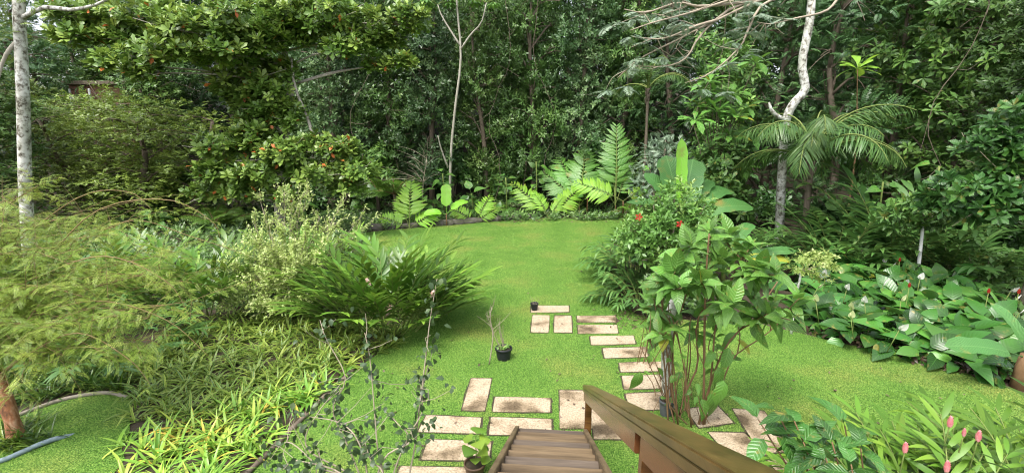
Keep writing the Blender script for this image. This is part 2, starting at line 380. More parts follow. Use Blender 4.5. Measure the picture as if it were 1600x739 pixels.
def wob(poly, step=0.35, amp=0.07):
    out = []; n = len(poly)
    for i in range(n):
        a, b = np.array(poly[i]), np.array(poly[(i + 1) % n]); k = max(1, int(np.linalg.norm(b - a) / step))
        for q in range(k): out.append(a + (b - a) * q / k + rng.normal(0, amp, 2))
    return out
lawn_m, nt, N_, L_, b_ = base_mat('lawn_turf')
g_ = N_.new('ShaderNodeNewGeometry')
def tnoise(scale, detail=5):
    t = N_.new('ShaderNodeTexNoise'); t.inputs['Scale'].default_value = scale; t.inputs['Detail'].default_value = detail; L_.new(g_.outputs['Position'], t.inputs['Vector']); return t
t1 = tnoise(55, 4); c1 = ramp(nt, [(.36, (.038, .09, .013)), (.5, (.098, .21, .03)), (.66, (.21, .33, .065))]); L_.new(t1.outputs[0], c1.inputs[0])
t2 = tnoise(.7, 6); c2 = ramp(nt, [(.3, (.7, .8, .7)), (.5, (1, 1, 1)), (.66, (1.4, 1.0, 1.25)), (.78, (1.7, .9, 1.3))]); L_.new(t2.outputs[0], c2.inputs[0])
mx = N_.new('ShaderNodeMix'); mx.data_type = 'RGBA'; mx.blend_type = 'MULTIPLY'; mx.inputs[0].default_value = 1
L_.new(c1.outputs[0], mx.inputs[6]); L_.new(c2.outputs[0], mx.inputs[7]); L_.new(mx.outputs[2], b_.inputs['Base Color'])
b_.inputs['Roughness'].default_value = .85; b_.inputs['Specular IOR Level'].default_value = .15
bp = N_.new('ShaderNodeBump'); bp.inputs['Strength'].default_value = .9; bp.inputs['Distance'].default_value = .03; L_.new(t1.outputs[0], bp.inputs['Height']); L_.new(bp.outputs[0], b_.inputs['Normal'])
def poly_sheet(name, poly, z, mat):
    bm = bmesh.new(); vs_ = [bm.verts.new((p[0], p[1], z)) for p in poly]; bm.faces.new(vs_)
    bmesh.ops.triangulate(bm, faces=bm.faces[:]); bmesh.ops.recalc_face_normals(bm, faces=bm.faces[:])
    for f in bm.faces:
        if f.normal.z < 0: f.normal_flip()
    me = bpy.data.meshes.new(name); bm.to_mesh(me); bm.free(); me.materials.append(mat)
    return obj(name, me)
WL, WL2 = wob(LAWN), wob(LAWN2, .25, .04)
tag(poly_sheet('lawn', WL, .012, lawn_m), 'bright green mown lawn in the middle of the garden', 'lawn', kind='structure')
tag(poly_sheet('lawn', WL2, .012, lawn_m), 'small curved patch of mossy lawn at the lower left', 'lawn', kind='structure')

# slabs of the stepping-stone path: corners on the ground
SLABS = [[(735.5, 591.7), (769, 592), (758, 644), (720.6, 642.7)], [(772.8, 620.8), (861, 623), (860.6, 646), (768.7, 645)],
 [(665.7, 649.4), (753, 653.5), (749, 679.3), (652, 676.4)], [(766.4, 652.8), (862.5, 655.8), (862.5, 682), (763, 681)],
 [(669, 687), (768.7, 691), (765, 722), (656.6, 719.8)], [(625.7, 729.4), (734, 731), (732, 768), (612, 766)],
 [(873.4, 610.7), (918, 611), (927, 671), (874.5, 671)], [(922, 640), (966, 640), (976, 688), (927, 688)],
 [(829.6, 478.2), (889, 478.2), (889.8, 489.4), (829.2, 489.2)], [(832, 493.6), (858.8, 493.8), (857.6, 521), (829.4, 520.6)],
 [(865.9, 493.6), (893, 494), (894.4, 520.8), (865, 520.6)], [(900.7, 494.5), (961.6, 494), (964, 504.5), (902, 505)],
 [(902.4, 509), (964, 508.6), (966, 522), (903.6, 522.5)], [(921.9, 526.4), (990, 525), (993.5, 538.6), (923.8, 540.3)],
 [(941, 544.7), (1009, 543), (1014, 558.6), (944, 561)], [(966.4, 567.8), (1036, 566), (1042, 581), (969.4, 583)],
 [(970.6, 588.5), (1043, 586.5), (1050, 608), (975, 610)], [(976, 616), (1050, 613), (1058, 640), (984, 643)],
 [(1070, 640), (1120, 634), (1147, 662), (1092, 670)], [(1143, 639), (1194, 643), (1238, 707), (1188, 710)],
 [(1105, 676), (1163, 677), (1203, 712), (1140, 716)], [(1196, 718), (1260, 716), (1310, 762), (1235, 766)]]
SLABW = [[G_(*p)[:2] for p in s] for s in SLABS]
# grass blades as real geometry, denser near the camera, none on the slabs
def blades(poly, dens, x0, x1, y0, y1, h, w, seed):
    r = np.random.default_rng(seed); n = int((x1 - x0) * (y1 - y0) * dens)
    x = r.uniform(x0, x1, n); y = r.uniform(y0, y1, n); k = inside(poly, x, y)
    k &= (np.abs(x / np.maximum(y, .1)) < 1.35)
    for s in SLABW:
        c = np.mean(s, 0); k &= ~inside([c + (np.array(p) - c) * .955 for p in s], x, y)
    x, y = x[k], y[k]; n = len(x)
    a = r.uniform(0, 6.283, n); H = h * r.uniform(.5, 1.3, n); ln = r.uniform(.2, 1.1, n)
    dx, dy = np.cos(a), np.sin(a); P = np.stack([x, y, np.full(n, .008)], -1); wv = np.stack([-dy, dx, np.zeros(n)], -1) * (w * r.uniform(.7, 1.3, n))[:, None]
    tip = P + np.stack([dx * H * ln, dy * H * ln, H], -1)
    V = np.stack([P - wv, P + wv, tip], 1).reshape(-1, 3); F = np.concatenate([np.arange(3 * n).reshape(-1, 3), np.full((n, 1), -1)], 1)
    patch = .5 + .16 * np.sin(x * 1.3 + 2 * np.sin(y * .7)) * np.sin(y * 1.1 + 1.3) + .14 * np.sin(x * 4.1 + 3 * np.sin(y * 1.9)) * np.sin(y * 3.3 + x) + r.normal(0, .26, n)
    return V, F, np.repeat(np.clip(patch, 0, 1), 3)
gr = Geo()
for (y0, y1, dens, h, w, sd) in ((4.0, 6.5, 2400, .030, .0035, 1), (6.5, 9, 1700, .03, .0042, 2), (9, 13, 900, .032, .006, 3), (13, 18, 420, .034, .009, 4), (18, 26, 190, .036, .013, 5)):
    V, F, C = blades(WL, dens, -8, 15, y0, y1, h, w, sd); gr.add(V, F, None, C)
tag(obj('grass', mesh_of(gr, 'grass', [M['grass']])), 'short mown grass blades covering the main lawn', 'grass', kind='stuff')
gr = Geo(); V, F, C = blades(WL2, 1700, -12, -2, 3.5, 9, .022, .004, 9); gr.add(V, F, None, C)
tag(obj('grass', mesh_of(gr, 'grass', [M['grass']])), 'short mossy grass on the small patch at the lower left', 'grass', kind='stuff')

# ------------------------------------------------------------------ stepping-stone path
slab_m = noise_mat('pebble_concrete', [(.3, (.15, .115, .075)), (.48, (.37, .30, .205)), (.7, (.53, .44, .32))], 38.0, rough=.9, bump=.6, detail=5, dist=.012,
                   stops2=[(.33, (.26, .23, .19)), (.42, (.6, .56, .5)), (.5, (.95, .92, .9)), (.62, (1, 1, 1))], scale2=2.0)
path = thing('path', 'stepping-stone path of pale pebbled slabs set in the lawn', 'path', (0, 0, 0), kind='structure')
for q in SLABW:
    bm = bmesh.new(); c = np.mean(q, 0)
    lo = [bm.verts.new((*(p - c), -.03)) for p in q]; hi = [bm.verts.new((*(p - c), .022)) for p in q]
    bm.faces.new(hi[::-1]); bm.faces.new(lo)
    for i in range(4): bm.faces.new((lo[i], hi[i], hi[(i + 1) % 4], lo[(i + 1) % 4]))
    bmesh.ops.recalc_face_normals(bm, faces=bm.faces[:])
    ve = [e for e in bm.edges if abs(e.verts[0].co.z - e.verts[1].co.z) > .04]
    bmesh.ops.bevel(bm, geom=ve, offset=.035, segments=3, affect='EDGES', profile=.5)
    te = [e for e in bm.edges if all(v.co.z > .02 for v in e.verts) and len(e.link_faces) == 2 and any(abs(f.normal.z) < .5 for f in e.link_faces)]
    bmesh.ops.bevel(bm, geom=te, offset=.008, segments=2, affect='EDGES')
    me = bpy.data.meshes.new('paving_slab'); bm.to_mesh(me); bm.free(); me.materials.append(slab_m)
    o = obj('paving_slab', me, path, (*c, random.uniform(-.004, .004))); o.rotation_euler = (random.uniform(-.006, .006), random.uniform(-.006, .006), 0)
    rim = [c + (np.array(w) - c) * (1 + random.uniform(.008, .035) / max(.2, np.linalg.norm(np.array(w) - c)) ) for k_ in range(4) for w in (q[k_] + (q[(k_ + 1) % 4] - q[k_]) * s_ for s_ in (0, .25, .5, .75))]
    jo = poly_sheet('soil_joint', [w - c for w in rim], .017, soil); jo.parent = path; jo.location = (*c, 0)

# ------------------------------------------------------------------ wooden staircase with handrail
def wood(name, a, b, c, rough=.45, spec=.4):
    return noise_mat(name, S3(a, b, c), 7.0, rough=rough, stretch=(.5, 6, 6), bump=.25, dist=.006, detail=8, spec=spec,
                     stops2=[(.32, (.42, .4, .38)), (.5, (.9, .9, .9)), (.62, (1.1, 1.1, 1.1))], scale2=1.4)
wood_t = wood('worn_tread_wood', (.06, .04, .021), (.145, .10, .054), (.23, .17, .10), .6)
wood_g = wood('weathered_grey_wood', (.055, .042, .03), (.105, .08, .058), (.165, .13, .1), .65)
wood_r = wood('varnished_rail_wood', (.05, .028, .010), (.11, .062, .020), (.18, .105, .038), .32, .5)
wood_p = wood('red_brown_panel_wood', (.07, .026, .010), (.15, .058, .020), (.21, .09, .035), .26, .55)
wood_d = wood('dark_post_wood', (.05, .02, .01), (.13, .06, .018), (.26, .13, .03), .25, .5)
AZ = R_(5.0); FOOT = G_(862, 688); SL = math.tan(R_(27)); RISE = .165; RUN = RISE / SL
stair = thing('wooden_staircase', 'brown wooden garden staircase with one plank handrail going down to the lawn', 'staircase', FOOT, -AZ)
# local frame: -Y climbs towards the camera, X to the right
def plank(name, mat, x0, x1, y0, y1, z0, z1, par=stair, shear=0.0, bev=.006):
    bm = bmesh.new(); bmesh.ops.create_cube(bm, size=1)
    for v in bm.verts:
        y = (y0 + y1) / 2 + v.co.y * (y1 - y0)
        v.co = Vector(((x0 + x1) / 2 + v.co.x * (x1 - x0), y, (z0 + z1) / 2 + v.co.z * (z1 - z0) + shear * (-y)))
    bmesh.ops.bevel(bm, geom=bm.edges[:], offset=bev, segments=2, affect='EDGES')
    for f in bm.faces: f.smooth = False
    me = bpy.data.meshes.new(name); 
    c = Vector(((x0 + x1) / 2, (y0 + y1) / 2, 0))
    for v in bm.verts: v.co -= c
    # grain runs along local X of the texture: turn long boards
    bm.to_mesh(me); bm.free(); me.materials.append(mat)
    o = obj(name, me, par, c); return o
WL_, WR_ = -.46, .44
for i in range(17):
    z = RISE * (i + 1); yb = -RUN * i
    plank('tread', wood_t if i % 3 else wood_g, WL_ + .002, WR_ - .002, yb - RUN * .52, yb + .015, z - .035, z)
    plank('tread', wood_g if i % 2 else wood_t, WL_ + .002, WR_ - .002, yb - RUN - .02, yb - RUN * .52 - .006, z - .036, z - .002)
    plank('riser', wood_g, WL_ + .004, WR_ - .004, yb - RUN - .016, yb - RUN + .004, z + .001, z + RISE - .037)
def tmat(m):   # the same wood with its grain along the stair
    k = m.copy(); mp = next(n for n in k.node_tree.nodes if n.type == 'MAPPING'); mp.inputs['Scale'].default_value = (6, .5, 4); return k
wr, wp, wt = tmat(wood_r), tmat(wood_p), tmat(wood_t)
LEN = 5.7
plank('stringer', wt, WL_ - .055, WL_, -LEN, .06, -.10, .20, shear=SL)
plank('stringer', wt, WR_, WR_ + .055, -LEN, .06, -.10, .20, shear=SL)
RX = WR_ + .03
for k, y in enumerate((.10, -3.7)):
    zt = .82 + SL * (-y)
    p = plank('post', wood_d, RX - .045 + .03, RX + .045 + .03, y - .045, y + .045, max(0, SL * -y - .2), zt - .02)
HR = .82
plank('handrail', wr, RX - .055, RX + .085, -LEN - .9, .17, HR, HR + .05, shear=SL, bev=.008)
plank('rail_panel', wp, RX - .035, RX + .012, -3.63, .15, HR - .19, HR - .002, shear=SL)
plank('rail_panel', wp, RX - .035, RX + .012, -LEN - .8, -3.77, HR - .19, HR - .002, shear=SL)
plank('rail_batten', wr, RX - .05, RX - .037, -LEN - .8, .16, HR - .05, HR - .003, shear=SL, bev=.003)
# ------------------------------------------------------------------ forest trees (a few kinds, copied with obj.copy())
def clumps(r, lobes, per_area, T, geo, smin, smax, up=.55, flat=1.0, bright=.0, m=None, hang=0.0):
    """leaf sprays over the outside of uneven lobes"""
    for (c, rad) in lobes:
        c = np.asarray(c); rad = np.asarray(rad, float) * np.ones(3)
        n = max(6, int(per_area * 4 * math.pi * np.mean(rad) ** 2))
        d = nrm(r.normal(0, 1, (n, 3))); k = d[:, 2] > -.75; d = d[k]; n = len(d)
        bumpy = 1 + .16 * np.sin(d[:, 0] * 5 + c[0] * 3) * np.sin(d[:, 1] * 5 + c[1]) + .12 * np.sin(d[:, 2] * 7 + c[2])
        P = c + d * rad * (bumpy * (r.uniform(.25, 1, n) ** .45))[:, None]
        dr = nrm(d * [1, 1, flat] + [0, 0, up - hang] + r.normal(0, .45, (n, 3)))
        nn = np.tile([0., 0, 1], (n, 1)) + .6 * d + r.normal(0, .25, (n, 3))
        rnd = np.clip(.34 + .3 * d[:, 2] * 0 + bright + r.normal(0, .17, n) + .12 * r.normal(0, 1), 0, .92)
        geo.inst(T[int(r.integers(len(T)))], P, frames(dr, nn), r.uniform(smin, smax, n), rnd, .5, m)
def trunk_and_limbs(r, g, h, rad, lobes, lean=(0, 0), sides=7):
    top = np.array([lean[0], lean[1], h])
    tp = bez([(0, 0, -.4), (lean[0] * .2 + r.normal(0, .12), lean[1] * .2, h * .33), (lean[0] * .6 + r.normal(0, .2), lean[1] * .6, h * .66), top], 10)
    g.tube(tp, np.linspace(rad, rad * .25, 10), sides)
    for c, rd in lobes:
        c = np.asarray(c, float); zz = np.clip(c[2] - np.hypot(c[0], c[1]) * .7, h * .12, h * .95); i = int(np.argmin(abs(tp[:, 2] - zz)))
        mid = (tp[i] + c) / 2 + [0, 0, .25] + r.normal(0, .15, 3)
        g.tube(bez([tp[i], mid, c], 6), np.linspace(rad * .35, rad * .08, 6), 5)
        for _ in range(3):
            e = c + r.normal(0, .55, 3) * np.mean(rd)
            g.tube(bez([mid, (mid + e) / 2 + [0, 0, .1], e], 4), np.linspace(rad * .12, .012, 4), 4, cap=False)
L_fine = leafT(.40, 2, .2, .2); L_oval = leafT(.5, 2, .15, .2, 'ovate'); L_obov = leafT(.6, 3, .12, .22, 'obov'); L_lan = leafT(.3, 3, .3, .2)
T_fine = [whorlT(L_fine, 8, 85, .25, 1.2, s) for s in range(3)]
T_oval = [whorlT(L_oval, 7, 85, .25, 1.0, s) for s in range(3)]
T_ros = [whorlT(L_obov, 10, 88, .2, .35, s, 35) for s in range(3)]
T_pin = [pinnateT(8, .34, .35, L_fine, .3, 62, 0, 0, .0, seed=s) for s in range(3)]
T_big = [whorlT(leafT(.5, 3, .25, .15, 'obov'), 7, 92, .2, .3, s, 40) for s in range(3)]
def forest_kind(seed, h, rx, nl, T, per, smin, smax, mat, low=.12, bark='bark', rad=.2, bright=0.0, lobe=(.9, 1.5), hang=0., top_w=.6):
    r = np.random.default_rng(seed); lobes = []
    for i in range(nl):
        f = low + (1 - low) * (i + r.uniform(0, .8)) / nl; a = i * 2.4 + r.uniform(-.5, .5)
        w = rx * (1 - (1 - top_w) * f ** 2) * r.uniform(.35, .85); rd = r.uniform(*lobe)
        lobes.append((np.array([math.cos(a) * w, math.sin(a) * w, f * h]), rd * np.array([1, 1, r.uniform(.7, .95)])))
    g = Geo(); trunk_and_limbs(r, g, h * .93, rad, lobes, (r.normal(0, .4), r.normal(0, .4)))
    c = Geo(); clumps(r, lobes, per, T, c, smin, smax, bright=bright, hang=hang)
    return mesh_of(g, 'trunk', [M[bark]]), mesh_of(c, 'crown', [M[mat]])
KIND = {
 'fine': [forest_kind(11, 12, 2.6, 22, T_fine, 6.2, .17, .27, 'fine'), forest_kind(12, 12, 2.3, 20, T_fine, 6.4, .16, .26, 'fine', bright=.05)],
 'blue': [forest_kind(13, 12, 2.6, 22, T_fine, 5.8, .18, .28, 'fineb', hang=.5), forest_kind(14, 12, 2.4, 20, T_oval, 6.0, .16, .24, 'fineb', hang=.3)],
 'comp': [forest_kind(15, 11, 2.8, 20, T_pin, 6.5, .40, .62, 'comp', hang=.2), forest_kind(16, 11, 2.6, 18, T_pin, 6.5, .42, .66, 'comp', bright=.06)],
 'broad': [forest_kind(17, 11, 2.5, 20, T_big, 3.2, .30, .46, 'broad', lobe=(.8, 1.3)), forest_kind(18, 11, 2.3, 18, T_big, 3.2, .28, .42, 'broad', lobe=(.8, 1.3), bright=.08)],
 'light': [forest_kind(19, 9, 2.8, 18, T_pin, 7, .30, .46, 'light', low=.05), forest_kind(20, 9, 2.8, 18, T_fine, 5, .15, .22, 'light', low=.05)],
}
ORIG = {}
NTREE = [0]
def forest_tree(name, label, kind, var, X, Y, h, w=1.0, rz=None, group='trees of the forest edge', z=None):
    tm, cm = KIND[kind][var]
    H0 = {'fine': 12, 'blue': 12, 'comp': 11, 'broad': 11, 'light': 9}[kind]
    o = thing(name, label, 'tree', at(X, Y) if z is None else (X, Y, z), rng.uniform(0, 6.28) if rz is None else rz, group)
    s = h / H0; o.scale = (w, w, s)
    obj('trunk', tm, o); obj('crown', cm, o); NTREE[0] += 1
    return o
def fx(px, Y): return (px - 800) / FPX * Y / (CT + .2 * ST)
# front rank, each one told apart by what it stands beside
FRONT = [
 ('light', 1, 165, 25.5, 6.3, 1.05, 'yellow-green tree in front of the terracotta wall'),
 ('light', 0, 20, 22, 6.5, 1.0, 'yellow-green tree left of the white trunk'),
 ('fine', 1, 255, 28, 9.5, 1.0, 'green tree behind the left almond tiers'),
 ('light', 0, 118, 23.5, 5.2, 1.0, 'yellow-green tangled tree beside the white trunk at the left'),
 ('comp', 0, 60, 27, 9, 1.1, 'dark feathery tree behind the white trunk at the left'),
 ('light', 1, 205, 22.5, 5.6, 1.15, 'low yellow-green bushy tree under the almond branches'),
 ('light', 0, 290, 23.5, 5.2, 1.1, 'dull olive bushy tree between the almond tree and the left trunk'),
 ('blue', 1, 520, 27.5, 12, 1.0, 'dark blue-green tree behind the almond tree'),
 ('fine', 0, 610, 28, 12.5, .95, 'tall green tree left of the slim pale trunk'),
 ('blue', 0, 672, 27, 10.5, .9, 'drooping blue-green tree just left of the slim pale trunk'),
 ('fine', 1, 760, 27, 11, .85, 'small-leaved tree just right of the slim pale trunk'),
 ('fine', 0, 835, 27.5, 13, .95, 'tall bright-tipped tree rising above the lime fan-leaved plant'),
 ('blue', 1, 905, 28, 12.5, .95, 'dusky column of foliage above the dark fan-leaved plant'),
 ('fine', 1, 968, 29, 12, .9, 'narrow green tree behind the small palm'),
 ('comp', 1, 1050, 28.5, 12, 1.1, 'dark tree under the bare overhanging branches'),
 ('broad', 0, 1125, 24.5, 8.6, .8, 'large-leaved tree with bright rosettes left of the spotted trunk'),
 ('comp', 0, 1200, 25.5, 12, 1.15, 'dark fine-leaved tree right behind the spotted white trunk'),
 ('comp', 1, 1310, 22.5, 11.5, 1.1, 'dark fine-leaved tree right of the spotted white trunk'),
 ('broad', 1, 1395, 22, 11, .95, 'big-leaved tree above the long-leaved ginger'),
 ('broad', 0, 1490, 19.5, 10.5, .95, 'large-leaved tree in the upper right corner'),
 ('fine', 1, 1590, 18.0, 11, .9, 'tree at the right edge above the pale twisted twigs'),
]
for k, v, px, Y, h, w, lab in FRONT: forest_tree('forest_tree', lab, k, v, fx(px, Y), Y, h, w)
# deeper ranks
kinds = ['fine', 'blue', 'comp', 'fine', 'blue', 'broad', 'comp']
LOOK = {'fine': 'mid green tree', 'blue': 'blue-green tree', 'comp': 'dark feathery-leaved tree', 'broad': 'large-leaved tree', 'light': 'yellow-green tree'}
MARK = [(90, 'the white trunk at the left'), (190, 'the low yellow-green trees'), (290, 'the left tiers of the almond tree'), (390, 'the middle of the almond tree'), (480, 'the almond trunk'), (570, 'the right tiers of the almond tree'), (650, 'the olive tree fern'),
        (740, 'the slim pale trunk'), (820, 'the fern on the bank'), (890, 'the lime fan-leaved plant'), (960, 'the tall fern-like plant'), (1040, 'the small high palm'), (1120, 'the bare branches'), (1200, 'the bright rosettes'), (1290, 'the spotted trunk'),
        (1380, 'the drooping palm'), (1460, 'the tall dark ginger'), (1540, 'the white-painted sapling'), (1700, 'the glossy branches at the right')]
seen = {}
def deep(kind, v, px, Y, h, w, rk):
    lab = LOOK[kind] + ' ' + rk + ' behind ' + next(m for q, m in MARK if px < q)
    seen[lab] = seen.get(lab, 0) + 1
    if seen[lab] > 1: lab += ', further right'
    forest_tree('forest_tree', lab, kind, v, fx(px, Y), Y, h, w, group='trees deep in the forest')
for rank, (Y, n, h, rk, w) in enumerate(((32.5, 17, 13.5, 'in the second rank', 1.2), (37.5, 17, 14.5, 'in the third rank', 1.25), (43, 16, 16, 'in the farthest rank', 1.7))):
    for i in range(n):
        px = 20 + 1620 * (i + .5 + rng.uniform(-.25, .25)) / n; k = kinds[(i * 3 + rank * 2) % 7]
        YY = Y + rng.uniform(-1, 1)
        if px > 1230: YY -= (px - 1230) / 370 * 7
        hh = h * rng.uniform(.9, 1.1)
        if px < 175:
            if rank == 2: continue
            hh *= .62
        deep(k, i % 2, px, YY, hh, w, rk)
for (px, Y, h, v, lab) in ((-60, 19, 7, 1, 'green tree at the left edge beside the white trunk'), (1680, 14.5, 9, 0, 'green tree just beyond the right edge behind the glossy branches'), (1650, 21, 12, 1, 'tall green tree at the right edge behind the glossy branches')):
    forest_tree('forest_tree', lab, 'fine', v, fx(px, Y), Y, h, 1.0, group='trees deep in the forest')

# ------------------------------------------------------------------ undergrowth at the foot of the forest
def bush(name, label, base, rx, rz_, T, per, smin, smax, mat, seed, bright=0., stems=7, group=None, bark='twig', nl=9, cat='shrub', up=.5, lob=(.32, .5)):
    r = np.random.default_rng(seed); o = thing(name, label, cat, base, 0, group); lobes = []
    for i in range(nl):
        a = i * 2.4; q = math.sqrt((i + .5) / nl); z = rz_ * (.35 + .55 * (1 - q * q) * r.uniform(.6, 1.1) + r.uniform(-.1, .1))
        lobes.append((np.array([math.cos(a) * q * rx * .75, math.sin(a) * q * rx * .75, z]), r.uniform(*lob) * rx * np.array([1, 1, min(1.2, rz_ / rx)])))
    g = Geo(); c = Geo()
    for i in range(stems):
        e = lobes[i % nl][0] + r.normal(0, .1, 3); s0 = np.array([r.normal(0, .08), r.normal(0, .08), -.05])
        g.tube(bez([s0, (s0 + e) / 2 + [0, 0, .15 * rz_], e, e * [1.12, 1.12, 1.1]], 7), np.linspace(.028, .006, 7) * max(.6, rx), 5)
    clumps(r, lobes, per, T, c, smin, smax, up=up, bright=bright)
    part('stem', g, [M[bark]], o); part('foliage', c, [M[mat]], o)
    return o
UB = [(150, 345, .0), (235, 352, .1), (330, 352, 0), (430, 345, .05), (520, 338, 0), (575, 335, .1), (640, 330, 0), (700, 326, .05), (745, 322, .1), (790, 322, 0), (865, 318, .05), (935, 318, 0), (990, 322, 0)]
UBL = ['beside the low yellow-green tree', 'under the almond branches', 'behind the dull fern clumps', 'below the almond leaves', 'behind the pale thorny shrub', 'beside the brown ferns',
       'behind the lime sapling on the bank', 'behind the banana sprout', 'at the foot of the slim pale trunk', 'behind the lime fan-leaved plant', 'behind the thin-stemmed young plant', 'behind the tall fern-like plant', 'behind the hibiscus']
for i, ((px, py, br), lb) in enumerate(zip(UB, UBL)):
    p = G_(px, py); p[1] = min(max(p[1], 23.2), 26.2); p[0] = fx(px, p[1]); p = at(p[0], p[1] + 1.5)
    T, mt, s0, s1 = [(T_oval, 'fine', .14, .24), (T_big, 'broad', .22, .36), (T_fine, 'fineb', .18, .28), (T_big, 'gingerd', .25, .42)][i % 4]
    bush('undergrowth_shrub', ['small-leaved green', 'broad-leaved', 'dusky', 'dark long-leaved'][i % 4] + ' forest-edge shrub ' + lb, p, 1.45, 2.1 + .5 * (i % 3), T, 9 if i % 2 else 13, s0, s1, mt, 100 + i, br, group='shrubs along the forest edge')
for i, (px, Y, lb) in enumerate(((1345, 17.5, 'behind the palm trunk'), (1430, 16.2, 'behind the white-painted sapling trunk'), (1530, 15.2, 'beyond the peace lilies at the right'), (1230, 21, 'at the foot of the spotted trunk'), (1130, 20.5, 'behind the upright banana leaves'), (1610, 14.2, 'at the right edge'))):
    bush('undergrowth_shrub', 'dark undergrowth shrub ' + lb, at(fx(px, Y), Y + .8), 1.15, 1.5, T_big if i % 2 else T_oval, 9 if i % 2 else 13, .2, .34, 'gingerd' if i % 2 else 'comp', 130 + i, 0, group='shrubs along the forest edge')
# low leafy herbs that cover the bank
r = np.random.default_rng(55); hb = Geo(); n = 1500
px = r.uniform(130, 1010, n); Y = r.uniform(23.3, 27.5, n); x = fx(px, Y); Pp = np.stack([x, Y, hz(x, Y) + .25], -1)
hb.inst(T_oval[0], Pp, frames(np.stack([r.normal(0, .4, n), r.normal(0, .4, n) - .3, np.ones(n)], -1), np.tile([0., -1, .3], (n, 1))), r.uniform(.14, .3, n), np.clip(r.normal(.4, .2, n), 0, .95), .4)
n = 1500; x = r.uniform(7.5, 17, n); Y = r.uniform(10, 19, n); k = (x - 9.5) + (Y - 9.5) * .55 > 2.2; x, Y = x[k], Y[k]; n = len(x)
hb.inst(T_oval[1], np.stack([x, Y, hz(x, Y) + .15], -1), frames(np.stack([r.normal(0, .4, n), r.normal(0, .4, n) - .3, np.ones(n)], -1), np.tile([0., -1, .3], (n, 1))), r.uniform(.1, .24, n), np.clip(r.normal(.35, .2, n), 0, .95), .4)
n = 4200; x = r.uniform(-22, -3.6, n); Y = r.uniform(10.5, 24.5, n); k = ~inside(WL, x, Y) & (np.abs(x / Y) < 1.3); x, Y = x[k], Y[k]; n = len(x)
hb.inst(T_oval[2], np.stack([x, Y, hz(x, Y) + r.uniform(.08, .35, n)], -1), frames(np.stack([r.normal(0, .4, n), r.normal(0, .4, n) - .3, np.ones(n)], -1), np.tile([0., -1, .3], (n, 1))), r.uniform(.1, .24, n), np.clip(r.normal(.4, .2, n), 0, .95), .4)
tag(obj('ground_cover', mesh_of(hb, 'ground_cover', [M['fine']])), 'low leafy weeds carpeting the forest edge', 'weeds', kind='stuff')

PH = [mesh_of(leafT(.5, 6, d, .12, 'ovate', petiole=.28, wave=.05), 'leaf', [M[m_]]) for d, m_ in ((.3, 'broad'), (.6, 'pinnd'), (.45, 'gingerd'), (.5, 'broad'))]
r = np.random.default_rng(58)
for px, Y, h, s, lb in ((455, 23.6, 1.0, .9, 'below the almond trunk'), (560, 24.4, 1.6, .9, 'left of the tree ferns'), (655, 24.7, 1.2, .8, 'above the lime sapling'), (690, 24.9, 2.2, .8, 'left of the slim pale trunk'), (735, 24.8, 1.2, .8, 'right of the slim pale trunk'), (790, 25.0, 2.0, .8, 'left of the lime fan-leaved plant'), (838, 25.4, 2.8, .8, 'behind the lime fan-leaved plant'), (1020, 23.6, 2.2, .9, 'behind the hibiscus'), (1300, 17.4, 1.4, .8, 'beside the drooping palm'), (1390, 16.6, 2.6, .8, 'above the dark ginger'), (1475, 15.6, 3.2, .8, 'right of the tall dark ginger'), (225, 21.0, .8, .7, 'under the low yellow-green tree')):
    b0 = at(fx(px, Y), Y); o = thing('philodendron', 'big-leaved philodendron ' + lb, 'plant', b0); n = 15; a = np.arange(n) * 2.399; z = np.linspace(.1, h, n); e = np.radians(r.uniform(-5, 60, n))
    g = Geo(); g.tube(bez([(0, 0, -.1), (.05, 0, h * .5), (0, 0, h)], 6), .03, 6); part('stem', g, [M['stem']], o)
    leaf_objs('leaf', PH, np.stack([np.zeros(n), np.zeros(n), z], -1), frames(np.stack([np.cos(a) * np.cos(e), np.sin(a) * np.cos(e) - .15, np.sin(e)], -1), np.tile([0., -.5, 1], (n, 1)) + r.normal(0, .2, (n, 3))), s * r.uniform(.7, 1.15, n), o, [int(q) for q in r.integers(0, 4, n)])

r = np.random.default_rng(59)
for px, Y, sway, lb in ((555, 25.6, 1.2, 'hanging liana left of the tree ferns'), (668, 25.9, -.8, 'thin liana hanging left of the slim pale trunk'), (770, 25.6, .9, 'thin liana hanging right of the slim pale trunk'), (862, 26.0, -1., 'liana hanging above the lime fan-leaved plant'), (1090, 22.5, .8, 'liana hanging left of the bright rosettes'), (1460, 17.6, .9, 'liana hanging beside the tall dark ginger')):
    b0 = at(fx(px, Y), Y); g = Geo(); s_ = bez([(0, 0, -.1), (sway * .4, -.1, 2.5), (sway * -.2, .1, 5), (sway, 0, 8), (sway * .6, 0, 12)], 20) + r.normal(0, .04, (20, 3)); g.tube(s_, .013, 5)
    for _ in range(5): q = int(r.integers(4, 17)); e = s_[q] + [r.normal(0, .7), r.normal(-.2, .2), r.normal(-.3, .5)]; g.tube(bez([s_[q], (s_[q] + e) / 2 + [0, 0, -.15], e], 5), np.linspace(.012, .004, 5), 4, cap=False)
    o = obj('liana', mesh_of(g, 'liana', [M['bark']]), None, b0); tag(o, lb, 'vine', 'lianas in the forest edge')
b0 = at(fx(655, 24.6), 24.6); o = thing('dead_sapling', 'bare dead sapling with fine grey twigs left of the slim pale trunk', 'sapling', b0); g = Geo(); tp = bez([(0, 0, -.1), (.1, 0, 1.6), (.35, 0, 3.0)], 8); g.tube(tp, np.linspace(.04, .015, 8), 6); part('trunk', g, [M['twig']], o); g = Geo()
for _ in range(26): q = int(r.integers(3, 8)); e = tp[q] + [r.normal(-.7, .8), r.normal(-.2, .4), r.uniform(.0, .9)]; g.tube(bez([tp[q], (tp[q] + e) / 2 + [0, 0, .12], e], 6), np.linspace(.012, .003, 6), 4, cap=False)
